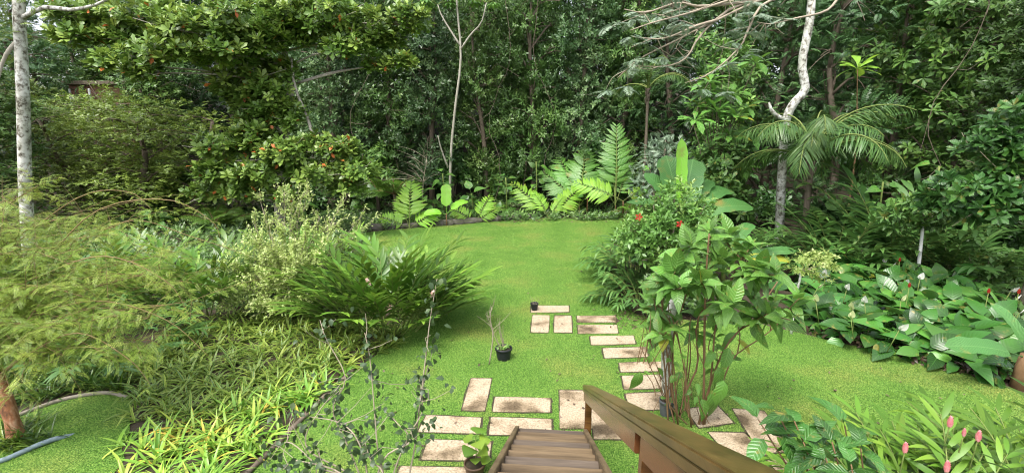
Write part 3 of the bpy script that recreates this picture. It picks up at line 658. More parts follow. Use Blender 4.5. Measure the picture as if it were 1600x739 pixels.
part('twig', g, [M['twig']], o)

# ------------------------------------------------------------------ low stone edging at the far end of the lawn
stone_m = noise_mat('dark_stone', S3((.05, .045, .04), (.13, .115, .10), (.24, .22, .19)), 5.0, bump=.8, dist=.05, stops2=[(.4, (.6, .7, .45)), (.6, (1, 1, 1))], scale2=2)
sw = thing('stone_edging', 'low dark stone edging along the far end of the lawn', 'stone wall', G_(700, 352))
e0 = [G_(*p) for p in [(575, 360), (640, 356), (720, 350), (800, 343), (850, 339)]]; line = bez(e0, 60)
acc = 0; prev = line[0]; ws = random.Random(3)
SB = []
for s in range(4):
    bm = bmesh.new(); bmesh.ops.create_cube(bm, size=1); bmesh.ops.subdivide_edges(bm, edges=bm.edges[:], cuts=1, use_grid_fill=True)
    for v in bm.verts: v.co = v.co.normalized() * .28 + v.co * .62; v.co += Vector([ws.uniform(-.05, .05) for _ in range(3)])
    for f in bm.faces: f.smooth = True
    me = bpy.data.meshes.new('stone'); bm.to_mesh(me); bm.free(); me.materials.append(stone_m); SB.append(me)
tot = np.linalg.norm(np.diff(line, axis=0), axis=1).cumsum(); q = 0.0; k = 0
while q < tot[-1]:
    i = int(np.searchsorted(tot, q)); p = line[min(i, 59)]; w_ = ws.uniform(.35, .6)
    o = obj('stone', SB[k % 4], sw, p - np.array(sw.location) + [0, .15 + ws.uniform(-.08, .08), .07]); o.scale = (w_ * 1.3, .4, ws.uniform(.2, .36)); o.rotation_euler = (0, 0, ws.uniform(-.15, .15)); q += w_ * .95; k += 1

# ------------------------------------------------------------------ tropical almond tree: spreading tiers of rosettes
r = np.random.default_rng(21)
ab = G_(425, 352); ab[1] = 21.5; ab[0] = fx(425, 21.5); ab[2] = 0
al = thing('almond_tree', 'spreading tropical almond tree with leaf rosettes and a few orange leaves', 'tree', ab)
LOB = [(230, 25, 19.5, 1.5, .6), (300, 45, 18.5, 1.5, .55), (120, 55, 19, .8, .3), (110, 20, 19.3, .9, .35), (170, 95, 18.6, .6, .3), (400, 60, 19.5, 1.1, .5), (360, 130, 20, .8, .6), (450, 180, 20, .7, .6), (400, 190, 20, .8, .5), (540, 290, 19.2, .7, .3), (450, 300, 18.9, .8, .3), (640, 30, 20.5, .9, .5), (360, 30, 19, 1.4, .6), (250, 78, 18.2, 1.2, .4), (225, 108, 18, .7, .28), (330, 80, 18.5, 1.2, .4), (430, 20, 20, 1.3, .7), (500, 25, 20, 1.4, .7), (570, 40, 20.5, 1.2, .6),
       (610, 60, 21, .8, .4), (540, 72, 20, 1.0, .4), (470, 55, 20.5, .9, .5), (395, 110, 20, 1.0, .8), (420, 155, 20, .9, .8), (385, 165, 20.5, .7, .6), (440, 110, 20.5, .6, .5), (190, 60, 19.5, .9, .5), (150, 25, 20, 1.1, .5),
       (350, 228, 19.5, 1.1, .5), (400, 215, 19.5, .9, .5), (440, 240, 19, 1.1, .5), (490, 225, 19.5, .8, .4), (530, 235, 19.5, .9, .4), (560, 265, 19.3, .9, .35), (490, 270, 19, 1.0, .4), (410, 270, 19, 1.1, .45), (340, 270, 19, .9, .4), (380, 298, 19, .8, .3), (320, 300, 19.3, .6, .3), (590, 100, 20.5, .6, .25), (630, 95, 20.3, .5, .22)]
lobes = [(P_(a, b, Y) - ab, np.array([rx * 1.12, rx * .8, rz_ * 1.1])) for a, b, Y, rx, rz_ in LOB]
g = Geo(); c = Geo()
tp = bez([(0, 0, -.3), (.1, 0, 2.2), P_(455, 150, 21) - ab, P_(440, 60, 21) - ab, P_(430, -30, 21) - ab], 14); g.tube(tp, np.linspace(.24, .07, 14), 8)
tp2 = bez([tp[3], P_(490, 228, 20) - ab, P_(462, 140, 20.3) - ab, P_(455, 90, 20.5) - ab], 9); g.tube(tp2, np.linspace(.09, .04, 9), 6)
for cc, rd in lobes:
    i = int(np.argmin(np.linalg.norm(tp - cc * [.9, .9, 1], axis=1) + 2 * np.maximum(0, tp[:, 2] - cc[2] + .2)))
    pth = bez([tp[i], (tp[i] * .5 + cc * .5) + [0, 0, .1], cc - [0, 0, rd[2] * .4]], 8); g.tube(pth, np.linspace(.055, .02, 8), 5)
    for _ in range(6):
        e = cc + r.normal(0, .6, 3) * rd; g.tube(bez([pth[-2], (pth[-1] + e) / 2, e], 4), np.linspace(.018, .008, 4), 4, cap=False)
    n = int(34 * rd[0] * (rd[2] + .5) * 1.9); d = nrm(r.normal(0, 1, (n, 3))); P = cc + d * rd * (r.uniform(.15, 1, n) ** .45)[:, None]
    dr = nrm(np.array([0, -.15, 1.0]) + .55 * d + r.normal(0, .25, (n, 3)))
    rn = np.clip(r.normal(.55, .2, n), .05, .9); no = int(n * (.22 if cc[2] < 5 else .10)); c.inst(L_obov, P[:no] + r.normal(0, .06, (no, 3)), frames(r.normal(0, 1, (no, 3)), r.normal(0, .5, (no, 3)) + [0, -.4, 1]), .3, np.full(no, .97))
    for v in range(3): c.inst(T_ros[v], P[v::3], frames(dr[v::3], r.normal(0, 1, (len(P[v::3]), 3))), r.uniform(.24, .36, n)[v::3], rn[v::3], .1)
part('trunk', g, [M['barkpale']], al); part('crown', c, [M['almond']], al)

# ------------------------------------------------------------------ slim trees with pale trunks
def px_path(pts, base=None): return np.array([P_(*p) for p in pts]) - (base if base is not None else 0)
# white trunk at the left
b0 = at(fx(42, 14.0), 14.0)
t = thing('white_trunk_tree', 'tall tree with a straight white trunk at the left edge', 'tree', b0)
g = Geo(); pt = px_path([(44, 420, 14), (40, 300, 14), (36, 150, 14), (30, 20, 14), (27, -120, 14)], b0); pt[0][2] = -.2; g.tube(bez(pt, 14), np.linspace(.165, .13, 14), 10)
part('trunk', g, [M['lichen']], t)
g = Geo(); g.tube(bez(px_path([(36, 28, 14), (70, 12, 13.8), (110, 16, 13.6), (150, 8, 13.4), (190, -12, 13.2)], b0), 9), np.linspace(.07, .03, 9), 6); part('branch', g, [M['lichen']], t)
g = Geo(); g.tube(bez(px_path([(36, 60, 14), (20, 72, 13.9), (5, 95, 13.8), (-10, 150, 13.7)], b0), 8), np.linspace(.07, .03, 8), 6); part('branch', g, [M['barkpale']], t)
c = Geo(); clumps(np.random.default_rng(5), [(P_(5, -40, 14) - b0, 1.2), (P_(80, -70, 14) - b0, 1.2), (P_(-30, 40, 13.8) - b0, .9), (P_(150, -30, 13.4) - b0, .9)], 9, T_pin, c, .25, .4); part('crown', c, [M['light']], t)
# slim umbrella tree in the middle
b0 = at(fx(703, 25.2), 25.2)
t = thing('umbrella_tree', 'slim pale-trunked tree with umbrella leaves in the middle of the forest edge', 'tree', b0)
g = Geo(); pt = px_path([(703, 335, 25.2), (704, 250, 25.2), (711, 170, 25), (720, 90, 25), (714, 10, 25), (712, -40, 25)], b0); pt[0][2] = -.2; tp = bez(pt, 16); g.tube(tp, np.linspace(.07, .042, 16), 7); part('trunk', g, [M['barkpale']], t)
cen = []
for pth in ([(720, 78, 25), (735, 55, 24.8), (752, 36, 24.6), (760, 5, 24.6)], [(719, 72, 25), (705, 50, 25), (690, 25, 25), (684, 8, 25)], [(700, 262, 25.2), (690, 235, 25), (684, 212, 24.8)]):
    g = Geo(); bp_ = bez(px_path(pth, b0), 8); g.tube(bp_, np.linspace(.055, .025, 8), 5); part('branch', g, [M['barkpale']], t); cen.append(bp_[-1])
r = np.random.default_rng(8); g = Geo(); lf = leafT(.3, 3, .35, .1, 'obov')
for cc in (cen[0], cen[1], tp[-3]):
    for k in range(8):
        a = r.uniform(0, 6.28); e = cc + [math.cos(a) * .6, math.sin(a) * .6, r.uniform(.05, .3)]; g.tube(bez([cc, (cc + e) / 2 + [0, 0, .1], e], 4), .012, 4, m=1, cap=False)
        az = np.arange(9) / 9 * 6.283; g.inst(lf, np.tile(e, (9, 1)), frames(np.stack([np.cos(az), np.sin(az), np.full(9, -.1)], -1), np.tile([0., 0, 1], (9, 1))), .48, np.full(9, r.uniform(.3, .9)))
part('crown', g, [M['pinnd'], M['stem']], t)
# spotted white trunk at the right with overhanging bare branches
b0 = at(fx(1217, 18.0), 18.0)
t = thing('spotted_trunk_tree', 'tree with a crooked white lichen-spotted trunk and bare overhanging branches', 'tree', b0)
g = Geo(); pt = px_path([(1217, 390, 18), (1219, 330, 18), (1223, 250, 18), (1228, 190, 18), (1240, 162, 17.9), (1258, 140, 17.8), (1253, 100, 17.8), (1264, 40, 17.8), (1268, -10, 17.8), (1262, -80, 17.8)], b0); pt[0][2] = -.2
tp = bez(pt, 24); g.tube(tp, np.linspace(.165, .125, 24), 9); part('trunk', g, [M['lichen']], t)
g = Geo(); g.tube(bez(px_path([(1229, 190, 18), (1215, 182, 17.9), (1205, 172, 17.8), (1202, 160, 17.8)], b0), 7), np.array([.11, .09, .08, .075, .06, .05, .03]), 7); part('branch', g, [M['lichen']], t)
BR = [[(1262, -20, 17.8), (1190, 0, 16.5), (1120, 32, 15.5), (1060, 62, 15), (1000, 92, 14.6), (965, 122, 14.5)], [(1262, -30, 17.8), (1160, -5, 16), (1080, 20, 15), (1020, 36, 14.6), (985, 48, 14.4)],
      [(1262, -15, 17.8), (1195, 5, 16), (1170, 45, 15.5), (1155, 75, 15.2), (1110, 115, 15), (1070, 130, 15)], [(1262, -25, 17.8), (1150, 10, 16), (1095, 55, 15.2), (1073, 90, 15), (1040, 104, 14.8), (980, 103, 14.6)],
      [(1312, -5, 17.6), (1290, 18, 16.8), (1240, 30, 16), (1205, 38, 15.7), (1182, 35, 15.6)], [(1262, -10, 17.8), (1110, 10, 15.4), (1060, 5, 15), (1010, 20, 14.6), (975, 15, 14.4)], [(1120, 32, 15.5), (1085, 42, 15), (1040, 60, 14.6), (1000, 60, 14.4)]]
r = np.random.default_rng(31); T_bip = [pinnateT(14, .22, .25, leafT(.22, 2, .1, .1), .3, 75, 0, 0, .006, seed=s) for s in range(2)]; fol = Geo()
for pth in BR:
    g = Geo(); bp_ = bez(px_path(pth, b0), 14); g.tube(bp_, np.linspace(.05, .012, 14), 5)
    for _ in range(8):
        i = int(r.integers(4, 13)); e = bp_[i] + [r.normal(-.3, .5), r.normal(0, .4), r.normal(-.1, .35)]
        tw = bez([bp_[i], (bp_[i] + e) / 2 + r.normal(0, .08, 3), e], 5); g.tube(tw, np.linspace(.016, .005, 5), 4, cap=False)
        if r.uniform() < .62:
            n = 5; az = r.uniform(0, 6.28, n); fol.inst(T_bip[0], np.tile(e, (n, 1)) + r.normal(0, .05, (n, 3)), frames(np.stack([np.cos(az), np.sin(az), r.uniform(-.4, .2, n)], -1), np.tile([0., 0, 1], (n, 1))), r.uniform(.4, .62, n), r.uniform(.2, .8, n), .2)
    part('branch', g, [M['twig']], t)
part('foliage', fol, [M['silver']], t)

# ------------------------------------------------------------------ palms
def palm(name, label, base, h, nf, L, mat, seed, trunk_mat='redbark', el=(10, 75), rad=.13, droop=.55, ll=.2, trunk=True, pairs=36, dirs=None, cat='palm tree'):
    r = np.random.default_rng(seed); o = thing(name, label, cat, base)
    if trunk:
        g = Geo(); tp = bez([(0, 0, -.2), (.05, .02, h * .5), (0, 0, h)], 12); g.tube(tp, rad * (1 + .12 * np.sin(np.arange(12) * 2.1)), 9); part('trunk', g, [M[trunk_mat]], o)
        g = Geo()
        for k in range(10):
            a = k * 2.4; g.tube([(math.cos(a) * rad, math.sin(a) * rad, h - .1 - .07 * k), (math.cos(a) * rad * 1.7, math.sin(a) * rad * 1.7, h + .12 - .06 * k)], [.05, .025], 5)
        part('leaf_base', g, [M['bark']], o)
    def frond(e0, e1, sd):
        q = np.random.default_rng(sd); g = Geo(); t_ = np.linspace(0, 1, 12); el_ = np.radians(e0 + (e1 - e0) * t_ ** 1.15); st = np.stack([np.zeros(12), np.cos(el_), np.sin(el_)], -1)
        pts = np.vstack([[[0, 0, 0]], np.cumsum(st[:-1], 0)]) / 11; g.tube(pts, .013 * (1 - .8 * t_), 4, 1, cap=False); tt = np.linspace(.14, .99, pairs); lf = leafT(.055, 3, .35, .1)
        P = np.stack([np.interp(tt, t_, pts[:, k]) for k in range(3)], -1); ee = np.interp(tt, t_, el_); tg = np.stack([np.zeros(pairs), np.cos(ee), np.sin(ee)], -1); nn = np.stack([np.zeros(pairs), -np.sin(ee), np.cos(ee)], -1)
        sz = ll * np.sin(math.pi * np.clip(tt * .8 + .14, 0, 1)) ** .6
        for sg in (-1, 1):
            a_ = np.radians(62 - 28 * tt + q.normal(0, 6, pairs)); d = tg * np.cos(a_)[:, None] + np.array([sg, 0, 0]) * np.sin(a_)[:, None] + [0, 0, -.32] + q.normal(0, .07, (pairs, 3))
            g.inst(lf, P, frames(d, nn + q.normal(0, .12, (pairs, 3))), sz * q.uniform(.85, 1.1, pairs), q.uniform(.2, .8, pairs), 0, 0)
        return mesh_of(g, 'frond', [M[mat], M['stem']])
    FM = [frond(a_, b_, seed + k) for k, (a_, b_) in enumerate(((80, -35), (66, -62), (50, -72), (30, -80), (72, -55)))]
    for k in range(nf):
        a = k * 2.399 + r.uniform(-.25, .25); fr = obj('frond', FM[k % 5], o, (0, 0, h)); s = L * r.uniform(.85, 1.12); fr.scale = (s, s, s); fr.rotation_euler = (r.uniform(-.08, .08), r.uniform(-.08, .08), a)
    return o
palm('palm', 'drooping feather palm with a reddish trunk right of the spotted trunk', at(fx(1272, 16.5), 16.5), 3.3, 24, 3.3, 'palm', 41, rad=.10, ll=.26, pairs=38, trunk_mat='bark')
palm('palm', 'small pale feather palm high at the forest edge below the bare branches', at(fx(1008, 24.6), 24.6), 6.4, 10, 2.8, 'palm', 43, rad=.07, ll=.24, trunk_mat='bark')

# ------------------------------------------------------------------ fan-like pinnate plants on the far edge of the lawn
BL = leafT(.21, 4, .2, -.2, 'strap')
def fan_plant(name, label, base, fronds, mat, seed, stemh=.0, pairs=13, ll=.3, arch=.25, cat='plant', sub=None):
    """fronds: list of (azimuth deg from +X, elevation deg, length)"""
    o = thing(name, label, cat, base); r = np.random.default_rng(seed)
    if stemh: g = Geo(); g.tube(bez([(0, 0, -.1), (.03, 0, stemh * .5), (0, 0, stemh)], 5), [.045, .04, .035, .03, .03], 6); part('stem', g, [M['brownstem']], o)
    FM = [mesh_of(pinnateT(pairs, .3, arch, BL, ll, 68, 0, 1, .010, base=.28, hang=.05, seed=seed + s), 'frond', [M[mat], M['stem']]) for s in range(2)]
    for k, (a, e, L) in enumerate(fronds):
        a, e = R_(a), R_(e); d = np.array([[math.cos(a) * math.cos(e), math.sin(a) * math.cos(e), math.sin(e)]])
        up = np.array([[-.25 * math.cos(a), -1., .55]])
        leaf_objs('frond', [FM[k % 2]], [np.array([0, 0, stemh * .98])], frames(d, up), [L], o)
    return o
def pl(px, py): return G_(px, py)
fan_plant('fan_leaf_plant', 'lime green fan-leaved plant with two arching fronds at the far lawn edge', at(fx(860, 24.2), 24.2), [(168, 50, 2.9), (15, 48, 2.7), (175, 66, 1.7), (10, 62, 1.5)], 'pinn', 61, ll=.3, arch=.3)
fan_plant('fan_leaf_plant', 'deep green fan-leaved plant behind the lime fronds', at(fx(908, 25.0), 25.0), [(60, 78, 3.3), (130, 66, 3.2), (165, 50, 2.8), (20, 55, 2.6), (90, 70, 3.0)], 'pinnd', 62, ll=.38, arch=.25, stemh=.5)
fan_plant('fan_leaf_plant', 'tall upright dark green fern-like plant left of the silvery shrub', at(fx(966, 24.9), 24.9), [(80, 86, 4.3), (100, 76, 3.6), (40, 65, 2.6), (150, 55, 1.8)], 'pinnd', 63, ll=.26, arch=.15, pairs=16, stemh=.6)
fan_plant('fan_leaf_plant', 'low lime green frond held out left of the hibiscus', at(fx(978, 24.2), 24.2), [(185, 30, 2.7), (10, 35, 1.6)], 'pinn', 64, ll=.32, arch=.3, stemh=.9)
fan_plant('fan_leaf_plant', 'yellow-lime fern-leaved sapling at the left end of the stone edging', pl(640, 357), [(95, 82, 2.3), (10, 38, 1.6), (190, 30, 1.5), (140, 66, 1.8)], 'pinn', 65, ll=.38, arch=.3, pairs=11)
fan_plant('fan_leaf_plant', 'small lime fan-leaved sapling at the right of the banana sprout', pl(744, 348), [(178, 36, 1.5), (40, 62, 1.7), (8, 42, 1.3)], 'pinn', 66, ll=.38, arch=.3, pairs=10)
# ferns with brownish green fronds
FT = mesh_of(pinnateT(18, .2, .45, pinnateT(7, .3, .2, leafT(.4, 2, .1, .1), .24, 70, 0, 0, 0), .42, 62, 0, 1, .012, base=.12), 'frond', [M['fern'], M['brownstem']])
for i, (px, Y, L, lb) in enumerate(((612, 24.3, 1.7, 'olive tree fern between the almond tree and the stone edging'), (585, 25, 1.5, 'olive fern half hidden by the almond leaves'), (318, 21.5, 1.4, 'green fern below the almond tree at the left'), (345, 22, 1.4, 'fern clump in the shade behind the thorny pale shrub'), (765, 25, 1.1, 'small fern on the bank right of the slim pale trunk'), (985, 24.5, 1.3, 'brownish fern behind the hibiscus'))):
    h = 1.2 if i < 2 else .2; b = at(fx(px, Y), Y); o = thing('fern', lb, 'fern', b)
    g = Geo(); g.tube([(0, 0, -.1), (0, 0, h)], [.1, .08], 7); part('stem', g, [M['bark']], o)
    n = 9; a = np.arange(n) * 2.4; e = np.radians(rng.uniform(15, 65, n)); d = np.stack([np.cos(a) * np.cos(e), np.sin(a) * np.cos(e), np.sin(e)], -1)
    leaf_objs('frond', [FT], np.tile([0, 0, h], (n, 1)), frames(d, np.tile([0., 0, 1], (n, 1)) + .01), L * rng.uniform(.8, 1.1, n), o)

# ------------------------------------------------------------------ banana-like plants
def paddle(L, W, mat, droop, fold=.18, pet=.25): return mesh_of(leafT(W, 12, droop, fold, 'paddle', petiole=pet, wave=.08), 'leaf', [M[mat]])
def banana(name, label, base, leaves, stemh=.5, rad=.05, stem_mat='stem', cat='banana plant'):
    """leaves: (azimuth, elevation, length, width ratio, droop, material, face hint)"""
    o = thing(name, label, cat, base)
    g = Geo(); g.tube([(0, 0, -.1), (0, 0, stemh * .6), (0, 0, stemh)], [rad, rad * .85, rad * .6], 8); part('stem', g, [M[stem_mat]], o)
    for a, e, L, W, dr, mt in leaves:
        a, e = R_(a), R_(e); d = np.array([[math.cos(a) * math.cos(e), math.sin(a) * math.cos(e), math.sin(e)]]); up = np.array([[-math.cos(a) * math.sin(e), -math.sin(a) * math.sin(e) - .7, math.cos(e) + .05]])
        leaf_objs('leaf', [paddle(L, W, mt, dr)], [np.array([0, 0, stemh * .9])], frames(d, up), [L], o)
    return o
banana('banana_plant', 'banana plant with one lime upright leaf and broad green leaves behind the hibiscus', at(fx(1072, 16), 16), [(98, 86, 3.0, .13, .04, 'bananal'), (105, 72, 2.7, .36, .15, 'banana'), (55, 66, 2.9, .32, .25, 'banana'), (15, 50, 2.8, .26, .5, 'banana'), (-8, 34, 2.7, .26, .4, 'banana'), (165, 48, 2.0, .24, .5, 'banana'), (200, 55, 1.8, .24, .5, 'banana'), (35, 58, 2.6, .3, .4, 'banana'), (150, 66, 2.3, .32, .25, 'banana')], 1.25, .09)
banana('banana_plant', 'small banana sprout with three light leaves on the far lawn edge', pl(698, 353), [(95, 76, 1.5, .32, .1, 'bananal'), (25, 42, 1.3, .33, .3, 'bananal'), (215, 20, 1.1, .38, .3, 'bananal')], .6, .035, 'brownstem')
banana('young_plant', 'thin red-stemmed young plant with glossy leaves beside the lime fan', pl(917, 338), [(130, 40, 1.0, .3, .3, 'pinnd'), (60, 65, 1.1, .28, .2, 'pinnd'), (30, 35, .9, .3, .4, 'pinnd'), (180, 15, .9, .3, .5, 'pinnd'), (-20, 20, .9, .3, .4, 'pinnd'), (100, 75, 1.1, .28, .1, 'pinnd')], 1.1, .025, 'redbark', cat='plant')
banana('banana_plant', 'plant with one long green and one yellow leaf reaching right under the spotted trunk', at(fx(1150, 13.5), 13.5), [(-5, 14, 2.1, .15, .12, 'banana'), (-12, 10, 1.9, .14, .2, 'yellow'), (30, 50, 1.9, .2, .4, 'banana'), (200, 45, 1.7, .2, .4, 'banana'), (120, 60, 1.8, .2, .3, 'banana')], .7, .08)
o = banana('banana_plant', 'stout brown-stemmed plant with a long horizontal leaf at the right edge', G_(1592, 606), [(186, 18, 1.45, .22, .2, 'banana'), (120, 70, 1.0, .26, .3, 'banana'), (20, 55, 1.3, .26, .3, 'banana')], .62, .13, 'brownstem')

# ------------------------------------------------------------------ gingers: arching canes with two ranks of strap leaves
def caneT(seed, L, nl, ll, lw, arch, start=.25, droop=.3, sm=1, shape='lance', la=(62, 34)):
    r = np.random.default_rng(seed); g = Geo(); t = np.linspace(0, 1, 10)
    th = R_(6) + arch * t ** 1.5
    dz = np.cos(th); dy = np.sin(th); y = np.concatenate([[0], np.cumsum(dy[:-1])]) / 9 * L; z = np.concatenate([[0], np.cumsum(dz[:-1])]) / 9 * L
    pts = np.stack([np.zeros(10), y, z], -1); g.tube(pts, np.linspace(.013, .006, 10), 5, sm, cap=False)
    lf = [leafT(lw, 5, droop * q, .14, shape) for q in (.6, 1, 1.5)]
    tt = np.linspace(start, 1, nl)
    for k, q in enumerate(tt):
        p = np.array([np.interp(q, t, pts[:, j]) for j in range(3)]); a = np.interp(q, t, th); ax = np.array([0, math.sin(a), math.cos(a)]); nr = np.array([0, -math.cos(a), math.sin(a)])
        sgn = 1 if k % 2 else -1; an = R_(la[0] - la[1] * q + r.normal(0, 8)); d = ax * math.cos(an) + np.array([sgn, 0, 0]) * math.sin(an) + nr * .12
        g.inst(lf[int(r.integers(3))], [p], frames(np.array([d]), np.array([nr + [0, 0, .5]])), [ll * r.uniform(.8, 1.1) * (1 - .25 * abs(q - .6))], [np.clip(.35 + .25 * q * r.uniform(.2, 1.3) + r.normal(0, .1), 0, 1)], 0, 0)
    return g.cat()
CANES = {}
def cane_meshes(mat, L, nl, ll, lw, arch, start=.25, droop=.3, n=5, la=(62, 34)):
    key = (mat, L, nl, ll, lw, arch)
    if key not in CANES: CANES[key] = [mesh_of(caneT(200 + s, L * (1 + .07 * (s - 2)), nl, ll, lw, arch * (1 + .12 * (s - 2)), start, droop, la=la), 'cane', [M[mat], M['stem']]) for s in range(n)]
    return CANES[key]
def ginger(name, label, base, n, rx, meshes, seed, tilt=(2, 48), smin=.75, smax=1.05, group=None, cat='ginger plant', ry=None, bias=0):
    r = np.random.default_rng(seed); o = thing(name, label, cat, base, 0, group); ry = ry or rx
    for k in range(n):
        q = math.sqrt((k + .5) / n); a = k * 2.399 + r.uniform(-.3, .3); p = np.array([math.cos(a) * q * rx, math.sin(a) * q * ry, -.03])
        Rm = axang((0, 0, 1), a - math.pi / 2 + r.uniform(-.35, .35)) @ axang((1, 0, 0), -R_(tilt[0] + (tilt[1] - tilt[0]) * q + r.uniform(-8, 8)))
        leaf_objs('cane', [meshes[k % len(meshes)]], [p], Rm[None], [r.uniform(smin, smax) * (1.08 - .2 * q)], o)
    return o
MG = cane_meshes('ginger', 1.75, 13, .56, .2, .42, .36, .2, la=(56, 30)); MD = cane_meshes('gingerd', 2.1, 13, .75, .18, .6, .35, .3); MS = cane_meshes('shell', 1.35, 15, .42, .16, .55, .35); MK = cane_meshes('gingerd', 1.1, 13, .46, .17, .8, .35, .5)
mg = ginger('ginger_clump', 'big rounded shell ginger clump with arching strap leaves left of the lawn', G_(605, 508), 125, .9, MG, 71, (0, 40), .82, 1.15, ry=.7)
ginger('ginger_clump', 'ginger clump behind the feathery tree and left of the pale shrub', G_(325, 485), 60, .85, MG, 72, (2, 40), .8, 1.05)
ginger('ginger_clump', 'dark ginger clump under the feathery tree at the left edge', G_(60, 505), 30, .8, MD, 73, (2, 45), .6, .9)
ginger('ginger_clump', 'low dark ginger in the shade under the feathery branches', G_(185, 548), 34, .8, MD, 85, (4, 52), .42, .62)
ginger('ginger_clump', 'ginger clump half hidden behind the feathery branches', G_(205, 470), 45, .9, MG, 74, (2, 42), .8, 1.05)
ginger('ginger_clump', 'dark long-leaved ginger right of the palm trunk', at(fx(1335, 14.6), 14.6), 38, .8, MD, 75, (4, 50), .9, 1.2)
ginger('ginger_clump', 'dark long-leaved ginger between the white-painted trunk and the glossy branches', at(fx(1498, 14.0), 14.0), 34, .8, MD, 86, (4, 50), .85, 1.15)
ginger('ginger_clump', 'tall dark ginger with long leaves above the peace lilies', at(fx(1418, 15.4), 15.4), 36, .75, MD, 76, (2, 42), 1.2, 1.6)
ginger('ginger_clump', 'dark ginger clump under the glossy-leaved branches at the right', at(fx(1545, 13.0), 13.0), 26, .8, MD, 77, (4, 50), .75, .95)
ginger('ginger_clump', 'dark strap-leaved clump at the lawn edge below the hibiscus', G_(1002, 474), 44, .45, MK, 78, (6, 46), .75, 1.05)
ginger('ginger_clump', 'dark strap-leaved clump behind the young large-leaved tree', at(fx(1180, 14.5), 14.5), 30, .9, MD, 79, (4, 50), .75, .95)
ginger('ginger_clump', 'ginger clump behind the pale shrub towards the almond tree', G_(430, 432), 36, .9, MG, 83, (2, 45), .7, .95)
ginger('ginger_clump', 'low ginger clump behind the big rounded ginger', G_(520, 420), 36, .9, MG, 84, (4, 50), .6, .8)
ginger('ginger_clump', 'dark strap-leaved clump left of the hibiscus bush', G_(990, 436), 48, .5, MK, 80, (4, 42), 1.0, 1.35)
# pink torch flowers
def torch(mat, n=46, seed=0):
    r = np.random.default_rng(seed); g = Geo(); lf = leafT(.6, 3, -.15, .5, 'ovate'); k = np.arange(n); a = k * 2.399; z = np.linspace(0, .16, n); rr = .022 * np.sin(np.linspace(.7, 2.95, n)) + .004
    P = np.stack([np.cos(a) * rr, np.sin(a) * rr, z], -1); d = np.stack([np.cos(a) * .45, np.sin(a) * .45, np.ones(n)], -1)
    g.inst(lf, P, frames(d, np.stack([-np.cos(a), -np.sin(a), np.full(n, .3)], -1)), np.linspace(.06, .034, n), np.clip(r.normal(.5, .2, n), 0, 1)); return mesh_of(g, 'flower', [M[mat]])
FLOW = torch('pink'); SHF = torch('shellpink', 26, 3)
def flower_on(par, px, py, Y, me, s, tilt=(0, 0)):
    p = P_(px, py, Y) - np.array(par.location); o = obj('flower', me, par, p); o.scale = (s, s, s); o.rotation_euler = (tilt[0], tilt[1], rng.uniform(0, 6))
    g = Geo(); g.tube(bez([(0, 0, .02), (.02, .03, -.25), (.05, .08, -.6)], 5), .006, 5); st = part('flower_stalk', g, [M['stem']], par); st.location = tuple(p)
ga = ginger('red_ginger', 'leafy ginger with pink cone flowers in the lower right corner', np.array([4.2, 3.85, 0]), 90, .8, MS, 81, (2, 46), .75, 1.12, group='pink gingers in the lower right corner')
gb = ginger('red_ginger', 'bright leafy ginger cut by the right edge of the picture', np.array([5.55, 3.95, 0]), 80, .75, MS, 82, (2, 44), .8, 1.15, group='pink gingers in the lower right corner')
for px, py, Y, s in ((1483, 668, 4.35, .7), (1505, 682, 4.3, .5), (1527, 690, 4.25, .68), (1413, 708, 3.9, .62), (1478, 738, 3.8, .66)): flower_on(ga, px, py, Y, FLOW, s)
for px, py, Y in ((612, 476, 9.35), (568, 432, 9.2), (680, 452, 9.3)): flower_on(mg, px, py, Y, SHF, 1.25, (2.6, .2))

# ------------------------------------------------------------------ striped ground cover in front of the gingers
def strap_cover(poly_px, dens, ll, lw, mat, name, label, seed, nl=13, up=(25, 75)):
    r = np.random.default_rng(seed); poly = [G_(*p)[:2] for p in poly_px]; pa = np.array(poly); lo, hi = pa.min(0), pa.max(0)
    n = int((hi - lo).prod() * dens); x = r.uniform(lo[0], hi[0], n); y = r.uniform(lo[1], hi[1], n); k = inside(poly, x, y); x, y = x[k], y[k]; n = len(x)
    g = Geo(); lfs = [leafT(lw, 5, d, .25, 'strap') for d in (.25, .6, .95)]
    N = n * nl; P = np.repeat(np.stack([x, y, np.zeros(n)], -1), nl, 0) + r.normal(0, .03, (N, 3)) * [1, 1, 0]
    a = r.uniform(0, 6.283, N); e = np.radians(r.uniform(*up, N)); d = np.stack([np.cos(a) * np.cos(e), np.sin(a) * np.cos(e), np.sin(e)], -1)
    rn = np.clip(np.repeat(r.normal(.48, .15, n), nl) + r.normal(0, .22, N), 0, 1); rn[r.uniform(0, 1, N) < .035] = .98
    S = ll * r.uniform(.6, 1.15, N); R = frames(d, np.tile([0., 0, 1], (N, 1)) + r.normal(0, .15, (N, 3)))
    for v in range(3): g.inst(lfs[v], P[v::3], R[v::3], S[v::3], rn[v::3])
    return tag(obj(name, mesh_of(g, name, [M[mat]])), label, 'ground cover', kind='stuff')
strap_cover([(200, 560), (150, 590), (195, 618), (215, 660), (330, 668), (440, 640), (520, 590), (575, 560), (620, 540), (640, 520), (560, 500), (470, 490), (380, 490), (280, 520)], 27, .40, .085, 'cover', 'ground_cover', 'dense striped strap-leaved ground cover in front of the gingers', 91, up=(5, 68))
strap_cover([(215, 650), (195, 690), (180, 745), (160, 800), (330, 820), (385, 735), (445, 675), (500, 622), (540, 585), (470, 600), (380, 640), (300, 655)], 18, .44, .085, 'coverl', 'ground_cover', 'yellow-green arching strap-leaved ground cover beside the timber edging', 92)
